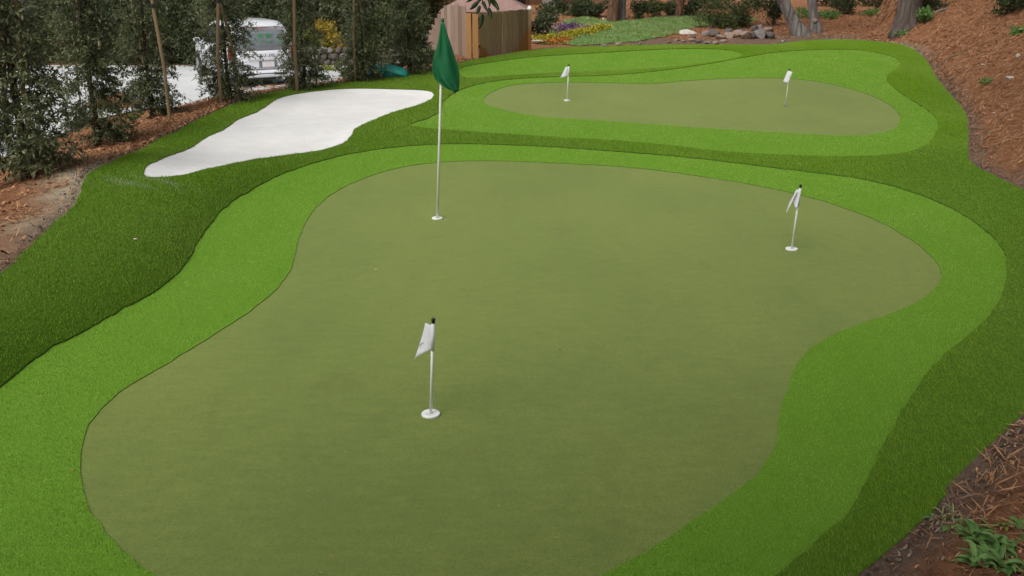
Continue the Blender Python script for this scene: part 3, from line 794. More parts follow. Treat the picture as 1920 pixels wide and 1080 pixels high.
def small_flag(px, py, tilt, rz, style, label, plate=True, hgt=0.605):
    p = at(px, py)
    z = float(H0(p[0], p[1])) + 0.012
    t = thing('golf_flag', (p[0], p[1], z), label, 'golf flag', 'small white golf flags', rz)
    c = obj('cup_plate', CUP, M['white_plastic'], t)
    if not plate: c.scale = (0.62, 0.62, 0.8); c.data = CUP.copy(); c.data.materials.clear(); c.data.materials.append(M['stone_pillar'])
    ax = Matrix.Rotation(tilt, 4, 'Y')
    bm = bmesh.new(); tube(bm, [ax @ Vector((0, 0, 0.004)), ax @ Vector((0, 0, hgt - 0.03))], 0.0092, 10)
    obj('pole', bm_mesh('pole', bm, True), M['pole_white'], t)
    bm = bmesh.new(); lathe(bm, [(0.006, hgt - 0.035), (0.0105, hgt - 0.03), (0.0105, hgt - 0.012), (0.013, hgt - 0.010), (0.013, hgt - 0.004), (0.008, hgt)], 14)
    bm.transform(ax); obj('finial', bm_mesh('finial', bm, True), M['black_plastic'], t)
    nu, nv = 15, 11; G_ = np.zeros((nv, nu, 3))
    for j in range(nv):
        v = j / (nv - 1)
        for i in range(nu):
            u = i / (nu - 1)
            zt = hgt - 0.042 - 0.155 * v
            if style == 'near':      # limp cloth swung to the left, tip hanging low
                x = -u * (0.046 + 0.062 * v ** 1.2); dz = -u ** 1.4 * (0.0 + 0.075 * v) - 0.012 * u
                y = -0.010 * math.sin(u * 5.2 + 0.5) * (0.3 + u) + 0.055 * u
            elif style == 'folded':  # two hanging tails
                x = -0.095 * u * (0.15 + 0.85 * v); dz = -u * 0.045 * (0.3 + v)
                x += 0.018 * math.sin(u * 6.0) * (1 - 0.3 * v); y = -0.03 * math.sin(u * 7.5) * (0.4 + 0.6 * v)
                if 0.35 < u < 0.7: dz += 0.085 * v * math.sin((u - 0.35) / 0.35 * math.pi)
            elif style == 'far':
                x = -u * (0.045 + 0.085 * v); dz = -0.03 * u * v; y = -0.02 * math.sin(u * 5) * u
            else:                    # cloth out to the left with a corner turned to the right
                x = -0.075 * math.sin(u * 3.0) * (0.25 + 0.75 * v) + 0.085 * max(0, u - 0.55) * (1.2 - v); dz = -0.025 * u * v; y = 0.03 * math.sin(u * 4.5) - 0.03 * u
            q = ax @ Vector((0, 0, zt)); G_[j, i] = (q.x + x - 0.006, q.y + y, q.z + dz)
    fl = obj('flag', mesh_grid('flag', G_, True, 0.0016), M['flag_white'], t)
    bm = bmesh.new(); tube(bm, [ax @ Vector((0, 0, hgt - 0.2)), ax @ Vector((0, 0, hgt - 0.038))], 0.0112, 10)
    obj('sleeve', bm_mesh('sleeve', bm, True), M['flag_white'], fl)
    if style == 'near':
        a, b = Vector(G_[5, 7]), Vector(G_[6, 13])
        bm = bmesh.new(); off = Vector((0, -0.004, 0)); tube(bm, [Vector(G_[6, 9]) + off, Vector(G_[6, 11]) + off, Vector(G_[6, 14]) + off], 0.0022, 6)
        obj('print_stripe', bm_mesh('print_stripe', bm), M['mark_blue'], fl)
    return t
small_flag(808, 782, R(2.9), 0, 'near', 'small white flag by itself on the wide front of the large green')
small_flag(1484, 471, R(2.6), 0, 'folded', 'small white flag folded limp near the notched side of the large green')
small_flag(1063, 190, R(2.3), 0, 'far', 'small white flag on the far green, at its end towards the bunker')
small_flag(1473, 200, R(0.9), 0, 'split', 'small white flag in a grey cup on the far green, towards the slope', False)

p = at(820, 412); z = float(H0(p[0], p[1])) + 0.012
tf = thing('golf_flag', (p[0], p[1], z), 'tall white flagstick with a large dark green flag', 'golf flag')
obj('cup_plate', CUP, M['white_plastic'], tf)
ax = Matrix.Rotation(R(2.9), 4, 'Y')
bm = bmesh.new(); tube(bm, [ax @ Vector((0, 0, 0.004)), ax @ Vector((0, 0, 1.0)), ax @ Vector((0, 0, 1.965))], [0.0145, 0.0125, 0.010], 12)
obj('pole', bm_mesh('pole', bm, True), M['pole_white'], tf)
bm = bmesh.new(); lathe(bm, [(0.006, 1.945), (0.014, 1.95), (0.014, 1.98), (0.008, 1.987)], 12); bm.transform(ax)
obj('finial', bm_mesh('finial', bm, True), M['flag_green'], tf)
hts = [0, .08, .2, .35, .5, .62, .72, .82, .92, 1.0]
lx = [-.016, -.020, -.030, -.050, -.078, -.092, -.080, -.055, .020, .125]
rx = [.018, .035, .062, .100, .135, .160, .176, .182, .180, .172]
nv, nu = 34, 22; G_ = np.zeros((nv, nu, 3))
for j in range(nv):
    v = j / (nv - 1); l_ = np.interp(v, hts, lx); r_ = np.interp(v, hts, rx)
    for i in range(nu):
        u = i / (nu - 1); s = v ** 0.8
        x = l_ + (r_ - l_) * u
        y = -0.022 - 0.045 * s * math.sin(u * 3.14) - 0.016 * s * math.sin(u * 9 + 4.2 * v) - 0.012 * s * math.sin(u * 15 - 6 * v + 1)
        q = ax @ Vector((0, 0, 1.945 - 0.655 * v)); G_[j, i] = (q.x + x, q.y + y, q.z + 0.010 * math.sin(u * 10) * s)
flg = obj('flag', mesh_grid('flag', G_, True, 0.002), M['flag_green'], tf)
bm = bmesh.new(); tube(bm, [ax @ Vector((0, 0, 1.45)), ax @ Vector((0, 0, 1.945))], 0.0155, 10)
obj('sleeve', bm_mesh('sleeve', bm, True), M['flag_green'], flg)

# ------------------------------------------------------------------ young redwoods with stakes
def redwood_crown(seed, height=4.6, maxl=0.62):
    r = np.random.default_rng(seed); Vs, Fs, Ts = [], [], []; base = 0
    z = 0.16
    while z < height - 0.1:
        f = z / height
        for _ in range(4 if f < 0.7 else 3):
            L = maxl * (0.78 + 0.35 * math.sin(min(f * 4.0, 3.14))) * (1 - 0.8 * f ** 1.6) * r.uniform(0.55, 1.15)
            az = r.random() * 2 * math.pi; dx, dy = math.cos(az), math.sin(az)
            rise = r.uniform(-0.35, 0.45); droop = r.uniform(0.25, 0.75)
            nt = int(10 + 16 * L)
            s = np.sort(r.uniform(0.12, 1.0, nt))
            bx = np.stack([dx * L * s, dy * L * s, z + L * (rise * s - droop * s ** 2)], 1)
            side = np.where(r.random(nt) < 0.5, 1, -1)
            tl = (0.10 + 0.15 * r.random(nt)) * (1.15 - 0.6 * s)
            tdir = np.stack([dx * 0.6 - side * dy * 0.8, dy * 0.6 + side * dx * 0.8, r.normal(-0.25, 0.28, nt)], 1)
            k = 7
            w = (np.arange(k) + 0.5) / k
            P = bx[:, None] + tdir[:, None] * (tl[:, None] * w)[..., None]
            P = P.reshape(-1, 3); n = len(P)
            U = np.repeat(tdir, k, 0) * 0.55 + rand_dirs(r, n) * 0.75; U[:, 2] -= 0.12
            U /= np.linalg.norm(U, axis=1)[:, None]
            W = np.cross(U, np.array([0, 0, 1.0]) + rand_dirs(r, n) * 0.7); W /= np.linalg.norm(W, axis=1)[:, None] + 1e-9
            sz = r.uniform(0.7, 1.3, n)
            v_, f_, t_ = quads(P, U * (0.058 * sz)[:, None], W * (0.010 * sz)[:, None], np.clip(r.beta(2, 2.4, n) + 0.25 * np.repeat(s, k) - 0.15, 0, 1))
            Vs.append(v_); Fs.append(f_ + base); Ts.append(t_); base += len(v_)
        z += r.uniform(0.028, 0.06) * (1 + f)
    return np_mesh('redwood_crown', np.concatenate(Vs), np.concatenate(Fs), np.concatenate(Ts))
CROWNS = [redwood_crown(s, 3.5, 0.56) for s in (21, 22, 23)]
def trunk_mesh(h, r0, seed, lean=0.0):
    r = np.random.default_rng(seed); bm = bmesh.new()
    zs = [-0.12, 0.02, 0.15, 0.4, 0.9, 1.6, 2.3, 2.9, h]
    tube(bm, [(0.012 * r.normal() + lean * q, 0.012 * r.normal(), q) for q in zs], [r0 * 1.9, r0 * 1.5, r0 * 1.15] + [r0 * (1 - 0.85 * q / h) for q in zs[3:]], 9)
    return bm_mesh('trunk', bm, True)
TRUNKS = [trunk_mesh(3.6, 0.042, s) for s in (31, 32, 33)]
def redwood(pt, k, rz, sc, label, group='young staked redwoods'):
    t = thing('redwood_tree', pt, label, 'tree', group, rz)
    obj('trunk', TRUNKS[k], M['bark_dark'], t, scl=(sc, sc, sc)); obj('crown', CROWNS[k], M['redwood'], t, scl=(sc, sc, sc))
    return t
TREES = [((52, 334), 'young redwood above the bare sandy strip of the verge'),
         ((185, 272), 'young redwood beside the blunt end of the sand bunker, dense to the ground'),
         ((288, 222), 'young redwood beside the middle of the bunker, clear of the parked van'),
         ((432, 191), 'young redwood standing in front of the van tail lamp'),
         ((572, 168), 'young redwood between the parked van and the stone retaining wall'),
         ((682, 152), 'young redwood next to the turquoise tub on its driveway side'),
         ((768, 139), 'young redwood nearest the weathered board fence')]
TP = []
for i, ((px, py), lab) in enumerate(TREES):
    q = at(px, py); TP.append(q)
    redwood((q[0], q[1], Hs(q[0], q[1])), i % 3, 1.3 * i, [1.15, 1.0, 0.90, 0.90, 0.85, 0.85, 0.9][i], lab)
e0 = at(-60, 300); redwood((e0[0] - 0.2, e0[1] + 0.6, Hs(e0[0] - 0.2, e0[1] + 0.6)), 1, 0.7, 1.05, 'young redwood ending the row beside the driveway, past the outermost stake')

def stake(px, py, px2, py2, label, h=2.7, w=0.045):
    """stake through two pixels; the foot stands on the ground, the top in the foot's own depth plane"""
    q = at(px, py); q = q + np.array([q[0], q[1], 0]) / q[1] * -0.24; q[2] = Hs(q[0], q[1]); d = ray(px2, py2); tt = q[1] / d[1]; tp = np.array([d[0] * tt, q[1], CAM_Z + d[2] * tt])
    dv = tp - q; dv = dv / dv[2]
    t = thing('tree_stake', (q[0], q[1], q[2]), label, 'stake', 'wooden tree stakes')
    bm = bmesh.new(); tube(bm, [(-dv[0] * 0.15, 0, -0.15), (0.004, 0, h * 0.3), (dv[0] * h * 0.6, 0, h * 0.6), (dv[0] * h, 0, h)], [w * .5] * 3 + [w * .46], 7)
    obj('post', bm_mesh('post', bm), M['stake_wood'], t)
    bm = bmesh.new(); zt = h * 0.62
    lathe(bm, [(w * .62, -0.03), (w * .66, 0), (w * .62, 0.03)], 8, off=(dv[0] * zt, 0, zt)); obj('tie', bm_mesh('tie', bm), M['black_plastic'], t)
ST = [((30, 335, 8, 90), 'pale wooden stake leaning beside the outermost redwood', 0.075), ((66, 326, 47, 150), 'dark thin stake behind the outermost redwood', 0.05),
      ((152, 196, 143, 0), 'upright pale stake behind the redwood at the bunker end', 0.06), ((198, 200, 178, 0), 'leaning stake between redwood and van driveway', 0.06),
      ((272, 160, 246, 0), 'leaning pale stake against the driveway behind its redwood', 0.06), ((318, 222, 300, 100), 'dark-footed stake in front of the redwood by the bunker middle', 0.06),
      ((416, 194, 409, 0), 'straight pale stake crossing the van side', 0.065), ((446, 190, 425, 70), 'reddish stake crossing the van tail lamp', 0.055),
      ((558, 171, 552, 0), 'straight pale stake at the van rear corner', 0.07), ((594, 164, 590, 30), 'thin dark stake beyond the van', 0.04),
      ((667, 152, 664, 0), 'pale stake on the driveway side of the turquoise tub', 0.06), ((686, 150, 678, 40), 'reddish stake next to the turquoise tub redwood', 0.055),
      ((753, 136, 745, 0), 'pale stake leaning by the fence redwood', 0.06)]
for (a, b, c, d_), lab, w_ in ST: stake(a, b, c, d_, lab, 2.7, w_ * .85)

# ------------------------------------------------------------------ board fences and shed
def fence(p0, p1, n, hgt, m, name, label, depth, post=True, top_slope=0.0):
    p0, p1 = np.array(p0), np.array(p1); L = np.linalg.norm(p1 - p0); a = math.atan2(p1[1] - p0[1], p1[0] - p0[0])
    zb = min(Hs(*p0), Hs(*p1)) - 0.08
    t = thing(name, (p0[0], p0[1], zb), label, 'fence', None, a)
    r = random.Random(len(label)); w = L / n
    for i in range(n):
        x = (i + 0.5) * w
        q = p0 + (p1 - p0) * (i + 0.5) / n; gz = Hs(*q) - zb
        hh = hgt + r.uniform(-0.012, 0.012) + top_slope * (1 - i / n)
        bm = bmesh.new()
        box(bm, Vector((x, r.uniform(-.004, .004), gz - 0.03 + hh / 2)), (w - r.uniform(0.014, 0.026), 0.022, hh), bevel=0.003)
        o = obj('board', bm_mesh('board', bm), m, t); o.rotation_euler = (0, r.uniform(-.004, .004), 0)
    for rz_ in (0.25, 0.95):
        bm = bmesh.new(); box(bm, Vector((L / 2, depth * 0.05, rz_ * hgt + 0.1)), (L, 0.05, 0.09), bevel=0.004); obj('rail', bm_mesh('rail', bm), m, t)
    return t
c0 = at(891, 113)[:2]; l0 = np.array([-2.32, 27.6]); r0 = at(989, 98)[:2] + np.array([0.02, 0.25])
fence(l0, c0 + np.array([-0.20, 0.20]), 12, 1.13, M['grey_board'], 'board_fence', 'weathered grey upright board fence behind the tall green flag', 1, True, 0.14)
fence(c0 + np.array([0.10, 0.10]), r0, 9, 1.00, M['brown_board'], 'board_fence', 'brown water-stained board fence beside the strip of bright turf', 1)
tcd = thing('cedar_gate_post', (c0[0] - 0.05, c0[1] + 0.02, Hs(*c0) - 0.06), 'fresh orange cedar corner boards between the two fences', 'fence post')
for k, (dx, w_) in enumerate(((-0.095, 0.125), (0.06, 0.13))):
    bm = bmesh.new(); box(bm, Vector((dx, 0.012 * k, 0.53)), (w_, 0.04, 1.08 - 0.02 * k), bevel=0.004); obj('board', bm_mesh('board', bm), M['cedar'], tcd)
tcp = thing('fence_post', (r0[0] + 0.03, r0[1] + 0.02, Hs(*r0) - 0.05), 'pale capped post ending the water-stained fence', 'fence post')
bm = bmesh.new(); box(bm, Vector((0, 0, 0.50)), (0.085, 0.085, 1.04), bevel=0.006); obj('post', bm_mesh('post', bm), M['brown_board'], tcp)
bm = bmesh.new(); lathe(bm, [(0.05, 1.015), (0.058, 1.03), (0.055, 1.06), (0.025, 1.10), (0.008, 1.105)], 10); obj('cap', bm_mesh('cap', bm), M['white_plastic'], tcp)

sh = thing('pump_shed', (-0.70, 27.3, Hs(-0.7, 27.3) - 0.1), 'low shed with pinkish hipped roof behind the fences', 'shed')
bm = bmesh.new(); box(bm, Vector((0, 0, 0.38)), (1.75, 1.7, 0.9)); obj('wall', bm_mesh('wall', bm), M['brown_board'], sh)
def hip_roof(w, d, z0, z1, t=0.05):
    bm = bmesh.new()
    rl = max(w - d, 0.05) / 2
    lo = [bm.verts.new((sx * w / 2, sy * d / 2, z0)) for sx, sy in ((-1, -1), (1, -1), (1, 1), (-1, 1))]
    hi = [bm.verts.new((sx * w / 2, sy * d / 2, z0 + t)) for sx, sy in ((-1, -1), (1, -1), (1, 1), (-1, 1))]
    a, b = bm.verts.new((-rl, 0, z1)), bm.verts.new((rl, 0, z1))
    bm.faces.new(lo[::-1])
    for i in range(4): bm.faces.new((lo[i], lo[(i + 1) % 4], hi[(i + 1) % 4], hi[i]))
    bm.faces.new((hi[0], hi[1], b, a)); bm.faces.new((hi[1], hi[2], b)); bm.faces.new((hi[2], hi[3], a, b)); bm.faces.new((hi[3], hi[0], a))
    return bm_mesh('roof', bm)
rf = obj('roof', hip_roof(2.35, 2.2, 0.84, 1.5), M['shingle'], sh)
for yy_ in (-1.12, 1.12):
    bm = bmesh.new(); box(bm, Vector((0, yy_, 0.855)), (2.38, 0.03, 0.05)); obj('fascia', bm_mesh('fascia', bm), M['siding'], rf)

# ------------------------------------------------------------------ van
def van():
    # local axes: +x forward, y left, z up; rear at x=0
    t = thing('parked_van', (0, 0, 0), 'white van parked on the driveway behind the redwoods', 'van')
    Ln, hw = 4.85, 0.92
    def prof(x):       # underside, belt, roof z and half widths
        roof = np.interp(x, [0, .25, .8, 2.4, 3.0, 3.75, 4.4, 4.85], [1.66, 1.74, 1.80, 1.78, 1.66, 1.14, 1.00, 0.72])
        belt = np.interp(x, [0, 1, 3.7, 4.4, 4.85], [1.06, 1.04, 0.98, 0.90, 0.66])
        bot = np.interp(x, [0, .4, 4.4, 4.85], [0.36, 0.27, 0.25, 0.32])
        wm = hw * np.interp(x, [0, .3, 4.0, 4.6, 4.85], [0.96, 1, 1, 0.93, 0.78])
        wr = np.interp(x, [0, .5, 2.6, 3.75, 4.85], [0.64, 0.68, 0.68, 0.72, 0.62])
        return roof, belt, bot, wm, wr
    def ring(x):
        roof, belt, bot, wm, wr = prof(x)
        h = roof - belt
        half = [(wm * .80, bot), (wm * .95, bot + .06), (wm * .99, bot + .25), (wm, belt - .25), (wm * .985, belt - .04), (wm * .95, belt + .02),
                (wm * .95 + (wr - wm * .95) * .55, belt + h * .55), (wr, belt + h * .86), (wr * .90, belt + h * .965), (wr * .6, roof - .008), (wr * .25, roof + .008), (0, roof + .012)]
        return half + [(-a, b) for a, b in half[-2::-1]]
    xs = [0, .06, .2, .45, .8, 1.2, 1.7, 2.2, 2.7, 3.0, 3.3, 3.6, 3.8, 4.1, 4.4, 4.65, 4.8, 4.85]
    rear_x = lambda z: 0.02 + 0.16 * max(0, (z - 1.0)) ** 1.2 + 0.05 * max(0, .6 - z)
    bm = bmesh.new(); rings = []
    for i, x in enumerate(xs):
        rg = ring(x); rr = []
        for y, z in rg:
            xx = x
            if x < 0.5: xx = x + rear_x(z) * (1 - x / .5) + 0.10 * (abs(y) / hw) ** 3 * (1 - x / .5)
            rr.append(bm.verts.new((xx, y, z)))
        rings.append(rr)
    n = len(rings[0])
    for i in range(len(rings) - 1):
        for k in range(n - 1): bm.faces.new((rings[i][k], rings[i][k + 1], rings[i + 1][k + 1], rings[i + 1][k]))
        bm.faces.new((rings[i][n - 1], rings[i][0], rings[i + 1][0], rings[i + 1][n - 1]))
    bm.faces.new(rings[-1])
    # rear panel: rows between mirrored ring points
    for k in range(n // 2):
        a, b, c, d_ = rings[0][k], rings[0][k + 1], rings[0][n - 2 - k], rings[0][n - 1 - k]
        if len({a, b, c, d_}) == 4: bm.faces.new((a, b, c, d_))
        elif len({a, b, c, d_}) == 3: bm.faces.new(tuple(dict.fromkeys((a, b, c, d_))))
    body = obj('body', bm_mesh('body', bm, True), M['van_white'], t)
    m_ = body.modifiers.new('edge', 'EDGE_SPLIT'); m_.split_angle = R(42)
    def rear_patch(name, y0, y1, z0, z1, off, m, parent=t, top=1.0, thick=0.02):
        P = np.zeros((6, 9, 3))
        for j in range(6):
            z = z0 + (z1 - z0) * j / 5; sc = 1 + (top - 1) * j / 5
            for i in range(9):
                y = (y0 + (y1 - y0) * i / 8) * (sc if y0 < 0 < y1 else 1)
                P[j, i] = (rear_x(z) + 0.0 - off + 0.10 * (abs(y) / hw) ** 3, y, z)
        return obj(name, mesh_grid(name, P, True, thick), m, parent)
    rw = rear_patch('rear_window', -.68, .68, 1.10, 1.56, 0.012, M['rear_glass'], top=0.84)
    # green and grey lettering on the rear window, as far as it can be read
    def letters(par, y0, y1, z, hgt, m, n_, seed, zfun=rear_x, off=0.03):
        r = random.Random(seed); bm = bmesh.new(); w = (y1 - y0) / n_
        for i in range(n_):
            y = y0 + (i + .5) * w; xx = zfun(z) - off + 0.10 * (abs(y) / hw) ** 3
            kind = r.choice('LEoIT')
            box(bm, Vector((xx, y - w * .25, z)), (0.004, w * .16, hgt))
            if kind in 'LEo': box(bm, Vector((xx, y, z - hgt * .42)), (0.004, w * .5, hgt * .16))
            if kind in 'ETo': box(bm, Vector((xx, y, z + hgt * .42)), (0.004, w * .5, hgt * .16))
            if kind == 'o': box(bm, Vector((xx, y + w * .25, z)), (0.004, w * .16, hgt))
            if kind == 'E': box(bm, Vector((xx, y, z)), (0.0041, w * .4, hgt * .14))
        return tag(obj('lettering', bm_mesh('lettering', bm), m, par), kind='stuff')
    def leafmark(par, y, z, s):
        bm = bmesh.new()
        for k, a in enumerate((-.5, -.2, .1, .45)):
            box(bm, Vector((rear_x(z) - .032 - .001 * k, y + .5 * s * math.sin(a), z + .12 * s)), (.003, .10 * s, .55 * s * (1 - .25 * abs(a))), Matrix.Rotation(-a, 3, 'X').to_euler())
        return tag(obj('emblem', bm_mesh('emblem', bm), M['decal_green'], par), kind='stuff')
    leafmark(rw, .05, 1.40, .22); leafmark(rw, -.16, 1.40, .24)
    letters(rw, -.52, .5, 1.26, .055, M['decal_green'], 11, 3); letters(rw, -.52, .5, 1.17, .045, M['decal_grey'], 13, 4)
    tg = rear_patch('tailgate', -.70, .70, .52, 1.03, 0.010, M['van_white'], top=1.0)
    letters(tg, -.6, .45, .90, .07, M['decal_grey'], 10, 6, off=0.028)
    bm = bmesh.new(); box(bm, Vector((-.012, -.05, .78)), (.02, .9, .035)); obj('trim_strip', bm_mesh('trim_strip', bm), M['chrome'], tg)
    bm = bmesh.new(); box(bm, Vector((-.006, -.10, .66)), (.02, .46, .18), bevel=.004); pr = obj('plate_recess', bm_mesh('plate_recess', bm), M['decal_grey'], tg)
    bm = bmesh.new(); box(bm, Vector((-.02, -.10, .66)), (.008, .31, .15)); obj('number_plate', bm_mesh('number_plate', bm), M['lamp_white'], tg)
    for s in (-1, 1):
        tl = rear_patch('tail_lamp', s * .73, s * .86, .82, 1.16, 0.018, M['lamp_red'])
        rear_patch('reversing_lens', s * .74, s * .85, .76, .815, 0.020, M['lamp_white'], tl)
    P = np.zeros((4, 15, 3))
    for j in range(4):
        z = (.50, .47, .36, .31)[j]; o_ = (.03, .10, .11, .04)[j]
        for i in range(15):
            y = -.9 + 1.8 * i / 14; P[j, i] = (-o_ + .14 * abs(y / .92) ** 3.5, y, z)
    bp = obj('bumper', mesh_grid('bumper', P, True, .02), M['van_white'], t)
    bm = bmesh.new(); box(bm, Vector((-.09, 0, .40)), (.05, 1.1, .07), bevel=.008); obj('bumper_step', bm_mesh('bumper_step', bm), M['black_plastic'], bp)
    bm = bmesh.new(); tube(bm, [(.05, -.45, .27), (-.10, -.45, .26)], .032, 10); obj('exhaust', bm_mesh('exhaust', bm), M['chrome'], t)
    bm = bmesh.new(); box(bm, Vector((.16, 0, 1.68)), (.20, 1.05, .025), bevel=.006); obj('roof_spoiler', bm_mesh('roof_spoiler', bm), M['van_white'], t)
    bm = bmesh.new(); box(bm, Vector((.085, 0, 1.655)), (.03, .35, .016)); obj('brake_lamp', bm_mesh('brake_lamp', bm), M['lamp_red'], t)
    # side windows follow the upper side of the body
    def side_pt(x, f, s):
        roof, belt, bot, wm, wr = prof(x); h = roof - belt; b = wm * .95
        y = np.interp(f, [0, .55, .86], [b, b + (wr - b) * .55, wr]); z = belt + .02 + (h - .02) * f
        xx = x + (rear_x(z) * (1 - x / .5) + .1 * (y / hw) ** 3 * (1 - x / .5) if x < .5 else 0)
        return (xx, s * (y + .006), z)
    for s in (-1, 1):
        for x0, x1 in ((.35, 1.30), (1.36, 2.25), (2.31, 3.15)):
            P = np.array([[side_pt(x0 + (x1 - x0) * i / 6 - (.12 if x1 > 3 and 0 else 0), .10 + .70 * j / 5 * (1 if not (x1 > 3) else 1), s) for i in range(7)] for j in range(6)])
            obj('side_window', mesh_grid('side_window', P, True, .012), M['glass'], t)
        bm = bmesh.new(); box(bm, Vector((3.25, s * 1.02, 1.12)), (.10, .17, .15), bevel=.03); mr_ = obj('mirror', bm_mesh('mirror', bm, True), M['van_white'], t)
        bm = bmesh.new(); box(bm, Vector((3.196, s * 1.02, 1.12)), (.006, .13, .11)); obj('mirror_glass', bm_mesh('mirror_glass', bm), M['glass'], mr_)
        for dx in (1.20, 2.28):
            bm = bmesh.new(); box(bm, Vector((dx + .12, s * .925, .93)), (.16, .03, .03), bevel=.008); obj('door_handle', bm_mesh('door_handle', bm), M['van_white'], t)
        for x in (.95, 3.90):
            bm = bmesh.new(); lathe(bm, [(.20, -.10), (.27, -.11), (.325, -.08), (.335, 0), (.325, .08), (.27, .11), (.20, .10)], 28, 'y', (x, s * .83, .335))
            ty = obj('wheel', bm_mesh('wheel', bm, True), M['tyre'], t)
            bm = bmesh.new(); yo = s * .83 + s * .085
            lathe(bm, [(.205, -.02), (.215, .02), (.19, .025), (.18, .005)], 28, 'y', (x, yo, .335))
            for k in range(6):
                a = k * math.pi / 3; box(bm, Vector((x + .10 * math.cos(a), yo + s * .012, .335 + .10 * math.sin(a))), (.19, .02, .05), Matrix.Rotation(-a, 3, 'Y').to_euler(), bevel=.004)
            obj('rim', bm_mesh('rim', bm), M['alloy'], ty)
            bm = bmesh.new(); lathe(bm, [(.39, -.015), (.40, 0), (.39, .015)], 24, 'y', (x, s * .912, .345)); obj('wheel_arch', bm_mesh('wheel_arch', bm), M['black_plastic'], t)
    bm = bmesh.new(); box(bm, Vector((2.4, 0, .26)), (4.2, 1.4, .12)); obj('underbody', bm_mesh('underbody', bm), M['black_plastic'], t)
    P = np.array([[(3.10 + .60 * j / 5, -.60 + 1.2 * i / 8, 1.645 - .47 * j / 5 + .012) for i in range(9)] for j in range(6)])
    obj('windscreen', mesh_grid('windscreen', P, True, .012), M['glass'], t)
    for s in (-1, 1):
        bm = bmesh.new(); box(bm, Vector((4.72, s * .58, .72)), (.12, .28, .14), bevel=.03); obj('headlight', bm_mesh('headlight', bm, True), M['lamp_white'], t)
    return t
vt = van()
vt.location = (-6.72, 27.3, -0.95 + 0.03); vt.rotation_euler = (0, 0, R(90 + 28)); vt.scale = (1.02, 1.07, .97)

# ------------------------------------------------------------------ rocks
def rock_mesh(seed):
    r = np.random.default_rng(seed); bm = bmesh.new(); bmesh.ops.create_icosphere(bm, subdivisions=2, radius=1.0)
    ks = r.normal(size=(6, 3)) * 1.7; ph = r.random(6) * 6.28; pl = rand_dirs(r, 5); pd = r.uniform(.42, .75, 5)
    for v in bm.verts:
        c = np.array(v.co); f = 1 + 0.07 * sum(math.sin(k @ c + p_) for k, p_ in zip(ks, ph)); c = c * f
        for n_, d_ in zip(pl, pd):
            e = c @ n_ - d_
            if e > 0: c = c - n_ * e * .85
        v.co = c
    return bm_mesh('rock', bm)
ROCKS = [rock_mesh(s) for s in range(50, 57)]
def rock(px, py, wpx, hpx, mk, label, cat='rock', group=None, name='rock', k=None, pt=None):
    q = at(px, py) if pt is None else np.array(pt)
    dep = q[1] * math.cos(PITCH) + (CAM_Z - q[2]) * math.sin(PITCH)
    w, h = wpx / FPX * dep, hpx / FPX * dep
    k = random.randrange(7) if k is None else k
    o = bpy.data.objects.new(name, ROCKS[k]); link(o)
    if len(ROCKS[k].materials) == 0: ROCKS[k].materials.append(M['rock_tan'])
    o.material_slots[0].link = 'OBJECT'; o.material_slots[0].material = M[mk]
    o.scale = (w * .50, w * .45, h * .56); o.location = (q[0], q[1] + w * .2, q[2] + h * .36)
    o.rotation_euler = (random.uniform(-.2, .2), random.uniform(-.2, .2), random.uniform(0, 6.28))
    return tag(o, label, cat, group)
PILE = [(1292, 62, 40, 10, 'rock_pale'), (1325, 64, 20, 12, 'rock_grey'), (1338, 66, 24, 17, 'rock_dark'), (1352, 70, 26, 10, 'rock_tan'), (1366, 60, 18, 12, 'rock_dark'),
        (1368, 68, 24, 13, 'rock_tan'), (1384, 66, 26, 15, 'rock_tan'), (1400, 69, 30, 16, 'rock_tan'), (1411, 69, 18, 17, 'rock_dark'), (1424, 69, 26, 20, 'rock_grey'),
        (1444, 69, 26, 16, 'rock_dark'), (1440, 58, 24, 12, 'rock_tan'), (1415, 54, 16, 12, 'rock_dark'), (1425, 55, 20, 14, 'rock_grey'), (1391, 58, 16, 9, 'rock_dark'),
        (1312, 77, 16, 8, 'rock_dark'), (1298, 74, 16, 7, 'rock_tan'), (1282, 76, 14, 6, 'rock_tan'), (1326, 79, 14, 7, 'rock_grey'), (1342, 79, 15, 7, 'rock_tan'),
        (1357, 76, 14, 7, 'rock_tan'), (1300, 68, 18, 7, 'rock_dark'), (1270, 73, 14, 6, 'rock_tan'), (1256, 78, 12, 5, 'rock_tan')]
PL = {'rock_pale': 'bright cream flat-topped boulder on the lawn end of the rock pile', 'rock_grey': 'grey boulder in the loose rock pile below the lawn',
      'rock_dark': 'dark brown boulder in the loose rock pile below the lawn', 'rock_tan': 'pinkish tan rock in the loose rock pile below the lawn'}
for a, b, w_, h_, mk in PILE:
    lab = PL[mk]
    if mk != 'rock_pale':
        sz = 'large' if w_ * h_ > 280 else ('small' if w_ * h_ < 120 else 'medium')
        wh = 'at the oak end of the loose rock pile' if a > 1395 else ('among the low scatter at the front of the rock pile' if b > 72 else 'at the lawn end of the loose rock pile')
        lab = sz + {'rock_grey': ' grey rock ', 'rock_dark': ' dark brown rock ', 'rock_tan': ' pinkish tan rock '}[mk] + wh
    rock(a, b + 4, w_, h_, mk, lab, 'rock', None if mk == 'rock_pale' else 'rocks in the pile below the lawn')
